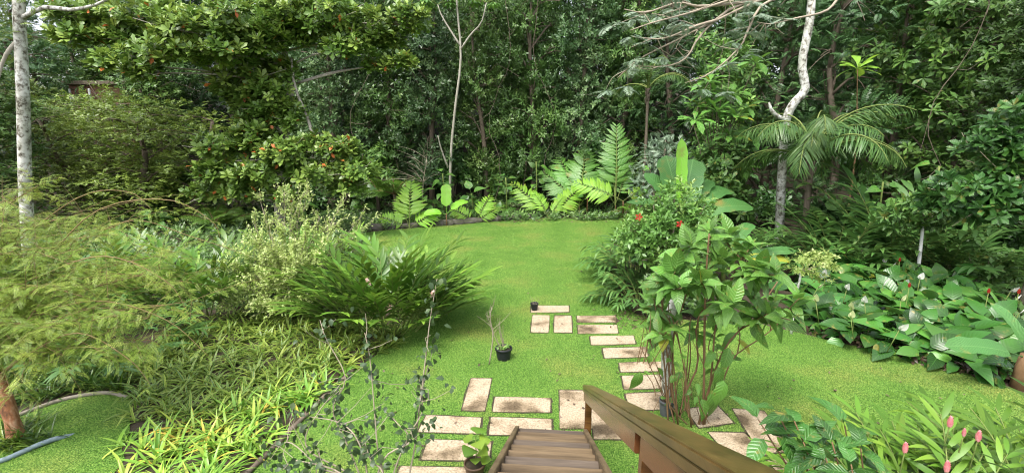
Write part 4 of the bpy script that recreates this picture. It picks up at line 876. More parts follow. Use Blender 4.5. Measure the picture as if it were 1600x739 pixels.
strap_cover([(-60, 590), (0, 560), (120, 545), (200, 560), (195, 612), (135, 614), (85, 624), (20, 645), (-60, 668)], 46, .42, .055, 'ginger', 'ground_cover', 'dark grassy ground cover behind the small lawn', 93, up=(35, 80))
strap_cover([(-30, 700), (-10, 665), (50, 668), (95, 676), (90, 698), (30, 712)], 34, .45, .05, 'ginger', 'ground_cover', 'tuft of grassy leaves round the foot of the feathery tree', 94, up=(25, 75))

# timber edging, hose, kerb of the small lawn
g = Geo(); g.tube(bez([G_(552, 580) + [0, 0, .03], G_(520, 610) + [0, 0, .04], G_(470, 660) + [0, 0, .04], G_(425, 705) + [0, 0, .04], G_(370, 760) + [0, 0, .04]], 26), .036 + .008 * np.sin(np.arange(26) * 1.9), 8)
tag(obj('timber_edging', mesh_of(g, 'timber_edging', [M['bark']])), 'thin weathered timber edging between the lawn and the ground cover', 'edging')
edge_m = noise_mat('edge_concrete', S3((.14, .12, .09), (.27, .24, .19), (.38, .35, .29)), 9, bump=.4)
g = Geo(); g.tube(bez([G_(-60, 682) + [0, 0, .02], G_(0, 663) + [0, 0, .03], G_(40, 647) + [0, 0, .03], G_(90, 629) + [0, 0, .03], G_(135, 619) + [0, 0, .03], G_(172, 616) + [0, 0, .03], G_(200, 622) + [0, 0, .02]], 30), .035, 6)
tag(obj('kerb', mesh_of(g, 'kerb', [edge_m])), 'thin curved concrete edge round the small lawn', 'kerb')
hose_m = noise_mat('hose_rubber', S3((.12, .17, .19), (.19, .25, .28), (.27, .33, .35)), 20, rough=.4, bump=.1)
g = Geo(); g.tube(bez([G_(-60, 735) + [0, 0, .04], G_(0, 724) + [0, 0, .04], G_(35, 710) + [0, 0, .04], G_(60, 700) + [0, 0, .05], G_(88, 689) + [0, 0, .04], G_(120, 676) + [0, 0, -.03]], 26), .034, 9)
tag(obj('hose', mesh_of(g, 'hose', [hose_m])), 'blue-grey hose lying on the small lawn at the lower left', 'hose')

# ------------------------------------------------------------------ feathery tree at the left
r = np.random.default_rng(17); b0 = G_(28, 688)
t = thing('feathery_tree', 'small feathery yellow-green tree with a reddish trunk at the lower left', 'tree', b0)
g = Geo(); tp = bez(np.array([(0, 0, -.15), (-.08, .05, .45), (-.3, .2, 1.0), (-.5, .35, 1.7), (-.6, .5, 2.3)]), 12); g.tube(tp, np.array([.12, .10, .09, .085, .08, .075, .07, .065, .06, .055, .05, .04]) * (1 + .08 * np.sin(np.arange(12) * 2.3)), 9); part('trunk', g, [M['redbark']], t)
DIA = Geo().add([(0, 0, 0), (.10, .45, .02), (0, 1, 0), (-.10, .45, .02)], [(0, 1, 2, 3)], [(.5, 0), (1, .5), (.5, 1), (0, .5)]).cat()
T_fe = [pinnateT(13, .3, .25, DIA, .15, 70, 0, 1, .006, seed=s, hang=.1, sides=3) for s in range(3)]
fol = Geo()
ENDS = [(300, 470, 6.3), (250, 430, 6.5), (270, 400, 7.2), (200, 350, 7.2), (230, 500, 6.0), (150, 330, 7.5), (60, 300, 7.4), (10, 320, 6.6), (100, 560, 5.6), (180, 560, 5.7), (40, 570, 5.5), (-60, 400, 6), (-60, 520, 5.4), (120, 420, 6.2), (60, 450, 5.8), (170, 480, 6), (130, 380, 6.9), (20, 400, 6.2), (215, 455, 6.8), (-20, 470, 5.6), (90, 350, 7.8), (240, 540, 6.1), (60, 520, 5.5), (130, 510, 5.8), (20, 620, 5.6), (290, 440, 7.2)]
for i, (px, py, Y) in enumerate(ENDS):
    g = Geo(); s0 = tp[5 + i % 7]; e = P_(px, py, Y) - b0; br_ = bez([s0, s0 * .6 + e * .4 + [0, 0, .35], e + [0, 0, -.02 * i % .1]], 12); g.tube(br_, np.linspace(.022, .004, 12), 5)
    for q in range(4, 12):
        for _ in range(4):
            e2 = br_[q] + r.normal(0, .4, 3) * [1, 1, .55]; tw = bez([br_[q], (br_[q] + e2) / 2 + [0, 0, .04], e2], 4); g.tube(tw, np.linspace(.0035, .0015, 4), 3, cap=False)
            n = 13; qq = np.linspace(.1, 1, n); P = np.stack([np.interp(qq, np.linspace(0, 1, len(tw)), tw[:, k]) for k in range(3)], -1); td = nrm(tw[-1] - tw[0]); sd = nrm(np.cross(td, [0, 0, 1.0])); sg = np.where(np.arange(n) % 2, 1., -1.)[:, None]
            fol.inst(T_fe[int(r.integers(3))], P, frames(td * .55 + sd * sg + r.normal(0, .25, (n, 3)) + [0, 0, -.15], np.tile([0., -.2, 1], (n, 1)) + r.normal(0, .25, (n, 3))), r.uniform(.13, .24, n), np.clip(r.normal(.5, .22) + r.normal(0, .12, n), 0, 1), .2)
    part('branch', g, [M['redtwig']], t)
for (pth, Y) in (([(60, 420), (150, 330), (260, 312), (330, 345), (345, 375)], 6.8), ([(40, 440), (160, 400), (260, 440), (300, 500)], 6.2), ([(90, 400), (200, 345), (300, 370), (390, 400)], 7.4), ([(30, 560), (120, 520), (200, 560), (235, 600)], 5.6), ([(0, 400), (120, 310), (200, 300), (240, 330)], 7.2), ([(20, 500), (150, 470), (260, 500), (330, 560)], 6.0)):
    g = Geo(); s_ = bez([P_(a, b, Y) - b0 for a, b in pth], 16); g.tube(s_, np.linspace(.010, .003, 16), 5); part('branch', g, [M['redtwig']], t)
    for q in range(6, 16):
        n = 4; az = r.uniform(0, 6.28, n); fol.inst(T_fe[q % 3], s_[q] + r.normal(0, .06, (n, 3)), frames(np.stack([np.cos(az), np.sin(az), r.uniform(-.5, .2, n)], -1), np.tile([0., -.2, 1], (n, 1))), r.uniform(.09, .15, n), r.uniform(.3, .9, n), .2)
part('foliage', fol, [M['feather'], M['stem']], t)

# ------------------------------------------------------------------ shrubs of the middle ground
T_small = [whorlT(L_oval, 9, 80, .3, 2.4, s) for s in range(3)]
def shoots(o, base, ends, T, mat, bark, r, leaf=.05, per=26, rad=.012, sub=6, subl=.3, bow=.3, foliage='foliage', leafr=(.1, .9)):
    fol = Geo(); g = Geo()
    for e in ends:
        e = np.asarray(e) - base; s0 = r.normal(0, .06, 3) * [1, 1, 0]; br_ = bez([s0, s0 * .5 + e * .5 + [0, 0, bow * np.linalg.norm(e) * .3], e], 12); g.tube(br_, np.linspace(rad, rad * .25, 12), 5)
        for _ in range(sub):
            q = int(r.integers(4, 12)); d = nrm(br_[min(q, 11)] - br_[q - 2] + r.normal(0, .8, 3) * np.linalg.norm(br_[q] - br_[q - 1])); e2 = br_[q] + d * subl * r.uniform(.5, 1.2)
            g.tube([br_[q], (br_[q] + e2) / 2 + r.normal(0, .02, 3), e2], [rad * .4, rad * .3, rad * .15], 4, cap=False)
            n = per; P = br_[q] + (e2 - br_[q]) * r.uniform(.1, 1, n)[:, None] + r.normal(0, .03, (n, 3)); dd = r.normal(0, 1, (n, 3)) + d * .6
            fol.inst(T[int(r.integers(len(T)))], P, frames(dd, np.tile([0., -.2, 1], (n, 1)) + r.normal(0, .4, (n, 3))), leaf * r.uniform(.7, 1.2, n), np.clip(r.uniform(*leafr, n), 0, 1), .3)
    part('stem', g, [M[bark]], o); part(foliage, fol, [M[mat]], o)
r = np.random.default_rng(23); b0 = G_(450, 492)
o = thing('pale_shrub', 'wispy pale shrub of thorny shoots with tiny cream-green leaves left of the ginger', 'shrub', b0)
E1 = [(408, 318, 11.5), (445, 305, 11.3), (470, 312, 11.5), (480, 300, 11.8), (530, 325, 11.9), (560, 345, 11.6), (580, 345, 12), (395, 345, 11.2), (420, 350, 11), (520, 350, 11.4), (455, 335, 11.2), (500, 340, 11.6)]
E2 = [(380, 390, 10.6), (400, 420, 10.4), (430, 400, 10.3), (460, 390, 10.3), (490, 400, 10.5), (420, 440, 10.2), (450, 440, 10.1), (385, 450, 10.4), (470, 470, 10), (410, 480, 10.1), (440, 370, 10.8), (480, 365, 11), (400, 375, 10.9), (370, 420, 10.8), (440, 475, 10), (510, 375, 11), (375, 470, 10.3), (460, 420, 10.1)]
shoots(o, b0, [P_(*e) for e in E1], [leafT(.5, 2, .1, .2, 'ovate')], 'pale', 'twig', r, .085, 24, .016, 14, .45, .12)
shoots(o, b0, [P_(*e) for e in E2], [leafT(.5, 2, .1, .2, 'ovate')], 'pale', 'twig', r, .085, 34, .012, 20, .45, .35)
hib = bush('hibiscus_bush', 'rounded light green hibiscus bush with red flowers right of the lawn', G_(1038, 462), 1.55, 2.95, T_oval, 24, .10, .17, 'hib', 33, .05, 10, nl=16, lob=(.3, .42))
HF = Geo(); az = np.arange(5) / 5 * 6.283; HF.inst(leafT(.75, 3, .3, .1, 'obov'), np.zeros((5, 3)), frames(np.stack([np.cos(az), np.full(5, -.45), np.sin(az)], -1), np.tile([0., -1, 0], (5, 1))), .075, np.array([.3, .5, .6, .4, .7])); HF.tube([(0, 0, 0), (0, -.1, 0)], .005, 4)
HFM = mesh_of(HF, 'flower', [M['red']])
for px, py, Y in ((998, 339, 10.2), (1062, 350, 10.1), (1040, 400, 9.9)):
    q = obj('flower', HFM, hib, P_(px, py, Y) - np.array(hib.location)); q.scale = (1.25,) * 3
bush('silver_shrub', 'silvery grey-green shrub behind the hibiscus and left of the bright rosettes', at(fx(1035, 22), 22) + [0, 0, .0], 1.5, 4.2, T_pin, 14, .28, .42, 'silver', 35, 0, 8, nl=14)
bush('leafy_shrub', 'dull green shrub under the hibiscus beside the lawn', G_(1045, 490), .75, 1.0, T_oval, 26, .1, .17, 'fine', 36, .05, 7)
# bright rosette plant with large leaves
r = np.random.default_rng(37); b0 = at(fx(1120, 19.5), 19.5); o = thing('rosette_tree', 'slender plant with bright large-leaved rosettes left of the spotted trunk', 'plant', b0)
LB = [mesh_of(leafT(.42, 5, d, .12, 'obov', petiole=.08), 'leaf', [M['pinnd']]) for d in (.2, .45, .7)] + [mesh_of(leafT(.42, 5, .5, .12, 'obov'), 'leaf', [M['yellow']])]
g = Geo(); PP, RR, SS, KK = [], [], [], []
for (px, py) in ((1090, 165), (1110, 130), (1145, 150), (1085, 190), (1130, 110), (1150, 185), (1165, 170), (1100, 150), (1180, 100), (1170, 215), (1140, 215), (1180, 245), (1155, 265), (1120, 175), (1340, 105), (1325, 112)):
    if px > 1300: continue
    cc = P_(px, py, 19 + r.uniform(-.6, .6)) - b0; g.tube(bez([(0, 0, 0), (.05, .1, 2.2), np.array([0, 0, 3.2]) * .6 + cc * .4, cc], 9), np.linspace(.03, .012, 9), 5)
    n = 14; az = np.arange(n) * 2.4; e = np.radians(np.linspace(0, 55, n)); PP += [cc] * n; RR += list(frames(np.stack([np.cos(az) * np.cos(e), np.sin(az) * np.cos(e) - .2, np.sin(e)], -1), np.tile([0., -.3, 1], (n, 1)))); SS += list(r.uniform(.55, .85, n)); KK += [3 if r.uniform() < .05 else int(r.integers(3)) for _ in range(n)]
part('stem', g, [M['bark']], o); leaf_objs('leaf', LB, PP, RR, SS, o, KK)
bush('undergrowth_shrub', 'dark leafy shrub at the foot of the bright rosette plant', at(fx(1120, 18.6), 18.6), 1.7, 3.6, T_big, 10, .25, .4, 'broad', 140, 0, group='shrubs along the forest edge')
b0 = at(fx(1340, 19), 19); o = thing('rosette_tree', 'single bright yellow-green rosette on a thin stem high in the dark tree', 'plant', b0); cc = P_(1340, 108, 18.5) - b0; g = Geo(); g.tube(bez([(0, 0, 0), cc * [.5, .5, .5] + [.2, 0, 0], cc], 9), np.linspace(.05, .015, 9), 5); part('stem', g, [M['brownstem']], o)
n = 12; az = np.arange(n) * 2.4; e = np.radians(np.linspace(-5, 55, n)); leaf_objs('leaf', [mesh_of(leafT(.42, 5, d_, .12, 'obov', petiole=.08), 'leaf', [M['pinn']]) for d_ in (.2, .45)], [cc] * n, frames(np.stack([np.cos(az) * np.cos(e), np.sin(az) * np.cos(e) - .2, np.sin(e)], -1), np.tile([0., -.3, 1], (n, 1))), r.uniform(.7, 1.0, n), o)
# glossy-leaved branches at the right
r = np.random.default_rng(39); b0 = at(12.6, 11.2); o = thing('glossy_tree', 'glossy dark-leaved tree reaching in over the beds from the right edge', 'tree', b0)
g = Geo(); tp = bez([(0, 0, -.2), (.1, 0, 2), (-.2, -.1, 4), (0, 0, 6.5)], 10); g.tube(tp, np.linspace(.14, .07, 10), 8); c = Geo()
for (px, py, Y, rx) in ((1580, 205, 11, .8), (1545, 230, 11, .7), (1590, 240, 10.8, .7), (1520, 300, 10.6, .7), (1575, 295, 10.6, .8), (1490, 320, 10.8, .6), (1540, 330, 10.5, .7), (1590, 330, 10.4, .7), (1500, 285, 11, .5), (1620, 180, 11, .8), (1470, 300, 11, .4), (1580, 265, 10.8, .7)):
    cc = P_(px, py, Y) - b0; i = int(np.argmin(abs(tp[:, 2] - cc[2]))); br_ = bez([tp[i], (tp[i] + cc) / 2 + r.normal(0, .15, 3), cc], 8); g.tube(br_, np.linspace(.045, .015, 8), 5)
    for _ in range(7): e = cc + r.normal(0, .4, 3) * rx; g.tube(bez([br_[-3], (br_[-2] + e) / 2 + r.normal(0, .08, 3), e], 5), np.linspace(.014, .006, 5), 4, cap=False)
    clumps(r, [(cc, [rx, rx * .8, rx * .42])], 9, T_ros, c, .20, .3, up=.7)
part('trunk', g, [M['twig']], o); part('crown', c, [M['nonid']], o)

# saplings on the right
def sapling(label, path, rad, lob, T, smin, smax, mat, bark, seed, per=14):
    r = np.random.default_rng(seed); b0 = G_(*path[0]); Y0 = b0[1]; o = thing('sapling', label, 'sapling', b0); pts = np.array([b0] + [P_(a, b, Y0) for a, b in path[1:]]) - b0
    g = Geo(); g.tube(bez(pts, 9), np.linspace(rad, rad * .7, 9), 7); part('trunk', g, [M[bark]], o); c = Geo(); w = Geo()
    for px, py, rx in lob:
        cc = P_(px, py, Y0) - b0; w.tube(bez([pts[-1], (pts[-1] + cc) / 2 + [0, 0, .05], cc], 5), np.linspace(rad * .5, .006, 5), 4, cap=False); clumps(r, [(cc, [rx, rx, rx * .5])], per, T, c, smin, smax, up=.3)
    part('branch', w, [M['twig']], o); part('crown', c, [M[mat]], o)
wht = noise_mat('whitewash', S3((.55, .55, .53), (.72, .72, .7), (.8, .8, .78)), 8, bump=.2); M['whitewash'] = wht
sapling('sapling with a white-painted trunk behind the peace lilies', [(1431, 452), (1437, 400), (1443, 345)], .05, [(1405, 335, .45), (1440, 318, .45), (1475, 335, .4), (1425, 345, .4), (1460, 350, .3), (1390, 350, .25)], [whorlT(L_lan, 8, 80, .2, .5, s) for s in range(2)], .2, .28, 'broad', 'whitewash', 51)
sapling('slender sapling with tiny pale leaves beside the peace lilies', [(1236, 522), (1241, 480), (1252, 425)], .03, [(1262, 405, .35), (1285, 400, .3), (1250, 420, .25), (1298, 415, .2), (1275, 425, .25), (1285, 435, .2)], [whorlT(L_oval, 8, 85, .2, 1.5, 4)], .06, .09, 'pale', 'lichen', 52, 40)

# ------------------------------------------------------------------ peace lilies
def lily_leaf(d, mat, seed):
    g = Geo(); g.tube(bez([(0, 0, 0), (0, .28, .05), (0, .5, 0)], 5), .010, 4, cap=False); b = leafT(.54, 6, d, -.22 if seed % 2 else .2, 'ovate', wave=.05)
    g.inst(b, [(0, .48, 0)], np.eye(3)[None] @ axang((1, 0, 0), -.65)[None], [.66], [.25 + .14 * (seed % 4)]); return mesh_of(g, 'leaf', [M[mat]])
LL = [lily_leaf(d, 'peace', i) for i, d in enumerate((.25, .45, .65, .35))]; LY = lily_leaf(.6, 'yellow', 1)
LD = lily_leaf(.8, 'litter', 1)
def spathe(mat):
    g = Geo(); g.tube([(0, 0, 0), (0, 0, .42)], .006, 5, 1); g.inst(leafT(.55, 5, -.1, .35, 'ovate'), [(0, 0, .42)], frames(np.array([[.25, -.2, 1.]]), np.array([[0., -1, .3]])), [.17], [.6]); g.tube([(0, -.01, .43), (0, -.03, .53)], [.010, .006], 6, 0, .2); return mesh_of(g, 'flower', [M[mat], M['stem']])
SP, SPC = spathe('white'), spathe('cream')
r = np.random.default_rng(44); front = [G_(*p) for p in [(1262, 512), (1330, 530), (1400, 550), (1470, 565), (1540, 580), (1600, 592)]]; PLP = []
for row in range(7):
    for k in range(11):
        f = (k + (row % 2) * .5) / 10.5 * 5; i = min(int(f), 4); p = front[i] + (front[min(i + 1, 5)] - front[i]) * (f - i); p = p + np.array([.55, .85, .05]) * row * .8 + r.normal(0, .1, 3) * [1, 1, 0]
        PLP.append((p, row, k))
ORD = ['first', 'second', 'third', 'fourth', 'fifth', 'sixth', 'seventh', 'eighth', 'ninth', 'tenth', 'eleventh']; ROWN = ['the front row along the lawn', 'the second row of the bed', 'the third row of the bed', 'the fourth row of the bed', 'the fifth row of the bed', 'the sixth row of the bed', 'the back row of the bed']
fl_px = [(1393, 508, 0), (1285, 470, 1), (1360, 470, 0), (1381, 440, 0), (1340, 480, 1), (1437, 435, 0), (1320, 448, 0), (1293, 424, 0), (1303, 412, 0), (1390, 412, 0), (1372, 404, 0), (1340, 492, 1), (1587, 477, 0), (1577, 460, 0), (1570, 448, 0), (1268, 442, 1), (1410, 465, 1), (1415, 432, 0)]
clump_objs = []
for p, row, k in PLP:
    o = thing('peace_lily', ORD[k] + ' peace lily from the left in ' + ROWN[row], 'peace lily', p, 0, 'peace lilies in the bed'); n = 18 if row < 2 else 13; clump_objs.append(o)
    a = np.arange(n) * 2.399 + r.uniform(0, 6); e = np.radians(np.linspace(8, 76, n) + r.normal(0, 9, n)); d = np.stack([np.cos(a) * np.cos(e), np.sin(a) * np.cos(e), np.sin(e)], -1)
    pk = [int(r.integers(4)) for _ in range(n)]
    if r.uniform() < .1: pk[int(r.integers(n))] = 4
    leaf_objs('leaf', LL + [LY, LD], np.tile([0, 0, .02], (n, 1)) + r.normal(0, .05, (n, 3)) * [1, 1, 0], frames(d, np.tile([0., -.35, 1], (n, 1)) + r.normal(0, .3, (n, 3))), r.uniform(.5, .98, n), o, pk)
def nearest(p): return min(clump_objs, key=lambda c: (c.location.x - p[0]) ** 2 + (c.location.y - p[1]) ** 2)
for px, py, cr in fl_px:
    g0 = G_(px, py, .85); c0 = nearest(g0); q = obj('flower', SPC if cr else SP, c0, g0 - np.array(c0.location) - [0, 0, .52]); q.rotation_euler = (r.uniform(-.2, .3), r.uniform(-.3, .3), r.uniform(-1.2, 1.2)); s = r.uniform(1.1, 1.4); q.scale = (s, s, s * .85)
RF = torch('red', 40, 5)
for i, (px, py, lb) in enumerate(((1421, 446, 'red cone flower on a thin stalk among the peace lilies, left of two others'), (1545, 455, 'red cone flower among the peace lilies near the right edge'), (1592, 456, 'red cone flower at the very right edge above the peace lilies'), (1406, 406, 'small red cone flower at the back of the peace lilies'))):
    g0 = G_(px, py, 1.0); o = thing('red_flower', lb, 'flower', (g0[0], g0[1], 0)); q = obj('flower_head', RF, o, (0, 0, .95)); q.scale = (.8, .8, .6); g = Geo(); g.tube([(0, 0, 0), (.02, .02, .5), (0, 0, .97)], .008, 5); part('stalk', g, [M['stem']], o)
# broad-leaved seedlings behind the bed
for i, (px, py) in enumerate(((1330, 400), (1395, 398), (1480, 405), (1520, 425), (1555, 420))):
    bush('seedling', ['leafy seedling behind the peace lilies at their left end', 'leafy seedling left of the white-painted trunk', 'leafy seedling right of the white-painted trunk', 'pale-leaved seedling behind the peace lilies', 'leafy seedling behind the peace lilies at their right end'][i], G_(px, py + 30), .5, 1.1, T_big, 12, .2, .3, 'broad', 150 + i, .1, 5, cat='plant', nl=6)
# dry leaves on the soil
lit = Geo(); r = np.random.default_rng(66); n = 900
t_ = r.uniform(0, 5, n); i = t_.astype(int); i[i > 4] = 4; fr = np.array(front); p = fr[i] + (fr[np.minimum(i + 1, 5)] - fr[i]) * (t_ - i)[:, None] + np.array([.5, .8, 0]) * r.uniform(-.45, .4, n)[:, None]; p[:, 2] = r.uniform(.01, .16, n)
d = r.normal(0, 1, (n, 3)); d[:, 2] *= .5; lit.inst(leafT(.45, 3, .3, .3, 'ovate'), p, frames(d, np.tile([0., 0, 1], (n, 1)) + r.normal(0, .5, (n, 3))), r.uniform(.09, .19, n), r.uniform(0, .6, n))
n = 260; px = r.uniform(960, 1080, n); py = r.uniform(480, 512, n); p = np.array([G_(a, b, .03) for a, b in zip(px, py)]); lit.inst(leafT(.45, 3, .3, .3, 'ovate'), p, frames(r.normal(0, 1, (n, 3)) * [1, 1, .2], np.tile([0., 0, 1], (n, 1))), r.uniform(.05, .12, n), r.uniform(0, .9, n))
n = 500; px = r.uniform(560, 1000, n); Y = r.uniform(23.0, 25.5, n); p = np.stack([fx(px, Y), Y, np.full(n, .04)], -1); lit.inst(leafT(.45, 3, .3, .3, 'ovate'), p, frames(r.normal(0, 1, (n, 3)) * [1, 1, .2], np.tile([0., 0, 1], (n, 1))), r.uniform(.1, .2, n), r.uniform(0, .9, n))
n = 260; px = r.uniform(560, 1560, n); py = 345 + 390 * r.uniform(0, 1, n) ** 1.5; p = np.array([G_(a, b_, .035) for a, b_ in zip(px, py)]); k = inside(WL, p[:, 0], p[:, 1]); p = p[k]; n = len(p); lit.inst(leafT(.45, 3, .3, .3, 'ovate'), p, frames(r.normal(0, 1, (n, 3)) * [1, 1, .15], np.tile([0., 0, 1], (n, 1)) + r.normal(0, .2, (n, 3))), r.uniform(.04, .10, n), r.uniform(.2, 1, n))
tag(obj('leaf_litter', mesh_of(lit, 'leaf_litter', [M['litter']])), 'brown dry leaves scattered along the edges of the beds', 'leaf litter', kind='stuff')

# ------------------------------------------------------------------ young tree with large quilted leaves beside the stairs
def quilt(mat, n=4): return [mesh_of(leafT(.46, 7, d, f, 'ovate', petiole=.07, wave=.06), 'leaf', [M[mat]]) for d, f in ((.2, .25), (.45, -.2), (.7, .2), (.95, -.25))][:n]
QL, QD, QY = quilt('noni'), quilt('nonid'), quilt('yellow', 2)
r = np.random.default_rng(48); b0 = G_(1085, 664); yt = thing('young_tree', 'young multi-stemmed tree with large glossy quilted leaves beside the handrail', 'tree', b0)
g = Geo(); g.tube(bez([P_(1048, 650, b0[1] + .5) - b0, P_(1042, 580, b0[1] + .5) - b0, P_(1046, 500, b0[1] + .5) - b0, P_(1062, 440, b0[1] + .5) - b0], 10), np.linspace(.095, .07, 10), 9); part('trunk', g, [M['lichen']], yt, label='thick white mottled trunk')
STEMS = []
for pth, rd in (([(1098, 670), (1100, 600), (1101, 500), (1104, 420), (1108, 365)], .022), ([(1090, 668), (1110, 600), (1135, 540), (1180, 490), (1215, 440)], .02), ([(1045, 660), (1040, 590), (1034, 520), (1040, 440), (1060, 400)], .014), ([(1060, 665), (1055, 600), (1052, 530), (1075, 450), (1080, 400)], .014), ([(1085, 668), (1070, 620), (1090, 570), (1090, 500), (1130, 440)], .02), ([(1092, 668), (1120, 625), (1145, 560), (1200, 520), (1250, 470)], .014), ([(1080, 668), (1045, 630), (1010, 560), (1000, 540)], .010), ([(1100, 668), (1112, 580), (1120, 500), (1150, 420), (1170, 390)], .016)):
    Y0 = b0[1]; dy = r.uniform(-.5, .5); pts = [P_(a, b, Y0 + dy * k / len(pth)) - b0 for k, (a, b) in enumerate(pth)]; pts[0][2] = -.05
    g = Geo(); s_ = bez(pts, 14); g.tube(s_, np.linspace(rd, rd * .45, 14), 6); part('stem', g, [M['brownstem']], yt); STEMS.append(s_)
TIPS = [(1108, 360), (1060, 395), (1078, 385), (1130, 400), (1170, 388), (1215, 430), (1250, 465), (1040, 430), (1020, 460), (1035, 490), (1065, 450), (1095, 440), (1120, 460), (1150, 440), (1180, 460), (1200, 490), (1090, 490), (1120, 510), (1060, 500), (1150, 500), (1235, 500), (1110, 400), (1140, 365), (1190, 420), (1120, 545), (1030, 520), (1085, 420), (1145, 475), (1210, 465), (1055, 425)]
PP, RR, SS, KK = [], [], [], []; tw = Geo()
for k, (px, py) in enumerate(TIPS):
    cc = P_(px, py, b0[1] + r.uniform(-.85, .7)) - b0; s_ = STEMS[int(np.argmin([np.min(np.linalg.norm(q - cc, axis=1)) for q in STEMS]))]; i = max(2, int(np.argmin(np.linalg.norm(s_ - cc, axis=1))) - 2)
    tw.tube(bez([s_[i], (s_[i] + cc) / 2 + r.normal(0, .04, 3), cc], 6), np.linspace(.010, .006, 6), 5)
    n = 17 if py < 500 else 7; az = np.arange(n) * 2.399 + r.uniform(0, 6); e = np.radians(np.linspace(-15, 68, n) + r.normal(0, 14, n))
    PP += list(cc - nrm(cc - s_[i]) * np.linspace(.34, 0, n)[:, None]); RR += list(frames(np.stack([np.cos(az) * np.cos(e), np.sin(az) * np.cos(e), np.sin(e)], -1), np.tile([0., -.15, 1], (n, 1)) + r.normal(0, .35, (n, 3)))); SS += list(r.uniform(.2, .38, n))
    KK += [(4 + int(r.integers(2))) if (r.uniform() < (.05 if py > 480 else .006)) else int(r.integers(4)) for _ in range(n)]
for (px, py, el, s) in ((1000, 598, -60, .36), (1110, 625, -50, .5), (1130, 610, -40, .45), (1120, 590, -50, .4), (1095, 640, -45, .35), (1140, 560, -55, .4)):
    cc = P_(px, py - 20, b0[1] - .1) - b0; PP.append(cc); a = r.uniform(-2.4, -.7); e = R_(el); RR += list(frames(np.array([[math.cos(a) * math.cos(e), math.sin(a) * math.cos(e), math.sin(e)]]), np.array([[.2, -1., .6]]))); SS.append(s); KK.append(int(r.integers(4)))
for k in range(34):
    px, py = r.uniform(1005, 1090), r.uniform(470, 625); cc = P_(px, py, b0[1] + r.uniform(-.3, .25)) - b0; PP.append(cc); a = r.uniform(0, 6.28); e = R_(r.uniform(-50, 30)); RR += list(frames(np.array([[math.cos(a) * math.cos(e), math.sin(a) * math.cos(e), math.sin(e)]]), np.array([[.2, -.5, 1.]]))); SS.append(r.uniform(.10, .2)); KK.append(int(r.integers(4)))
    e_ = np.array([cc[0] + r.normal(0, .12), cc[1] + r.normal(0, .05), max(0, cc[2] - r.uniform(.3, .7))]); tw.tube(bez([e_, (e_ + cc) / 2 + r.normal(0, .02, 3), cc], 5), np.linspace(.007, .004, 5), 4, cap=False)
for k in range(7):
    px = r.uniform(1025, 1085); s0 = np.array([r.uniform(-.35, 0), r.uniform(-.1, .3), 0]); cc = P_(px, r.uniform(440, 520), b0[1] + r.uniform(-.2, .4)) - b0; tw.tube(bez([s0, (s0 + cc) / 2 + r.normal(0, .06, 3), cc], 8), np.linspace(.012, .006, 8), 5)
part('twig', tw, [M['brownstem']], yt); leaf_objs('leaf', QL + QY, PP, RR, SS, yt, KK)
# the dark quilted-leaved shrub in the lower right foreground
r = np.random.default_rng(49); b0 = np.array([2.75, 3.2, 0.]); o = thing('quilted_shrub', 'dark glossy quilted-leaved shrub in the foreground right of the handrail', 'shrub', b0); PP, RR, SS = [], [], []; g = Geo()
for (px, py, Y) in ((1185, 655, 4.1), (1240, 655, 3.9), (1270, 675, 3.8), (1300, 690, 3.6), (1320, 665, 3.8), (1345, 700, 3.5), (1290, 715, 3.5), (1255, 690, 3.7), (1330, 725, 3.4), (1370, 735, 3.4), (1215, 645, 4.0)):
    cc = P_(px, py, Y) - b0; g.tube(bez([r.normal(0, .05, 3) * [1, 1, 0], cc * [.5, .5, .6] + [.1, 0, 0], cc], 9), np.linspace(.016, .006, 9), 5); n = 3 if px < 1225 else 5
    az = np.arange(n) * 2.399 + r.uniform(0, 6); e = np.radians(np.linspace(-30, 55, n)); PP += list(cc - nrm(cc) * np.linspace(.16, 0, n)[:, None]); RR += list(frames(np.stack([np.cos(az) * np.cos(e), np.sin(az) * np.cos(e), np.sin(e)], -1), np.tile([0., -.2, 1], (n, 1)) + r.normal(0, .15, (n, 3)))); SS += list(r.uniform(.24, .38, n))
part('stem', g, [M['brownstem']], o); leaf_objs('leaf', QD, PP, RR, SS, o)

# ------------------------------------------------------------------ dusky wispy shrub in the lower left foreground
r = np.random.default_rng(53); b0 = np.array([-1.25, 3.35, 0.]); o = thing('wispy_shrub', 'thin wispy shrub with small dusky leaves in front of the lawn', 'shrub', b0)
g = Geo(); c = Geo(); lf = leafT(.62, 3, .3, .2, 'ovate')
W = [([(640, 739), (655, 640), (665, 560), (672, 500), (683, 435)], 4.1), ([(600, 770), (590, 700), (585, 640), (578, 560), (570, 520)], 4.0), ([(570, 780), (545, 700), (520, 640), (540, 590), (510, 530), (500, 500)], 4.2), ([(590, 739), (640, 690), (620, 660), (600, 640)], 3.9), ([(560, 770), (500, 730), (450, 690), (420, 720)], 3.8), ([(570, 770), (480, 700), (500, 640), (530, 610)], 4.0), ([(575, 760), (560, 690), (530, 660), (480, 650)], 3.9), ([(610, 760), (640, 680), (660, 640), (655, 590)], 4.0), ([(560, 770), (470, 720), (440, 735)], 3.7), ([(600, 760), (580, 720), (570, 690)], 3.8)]
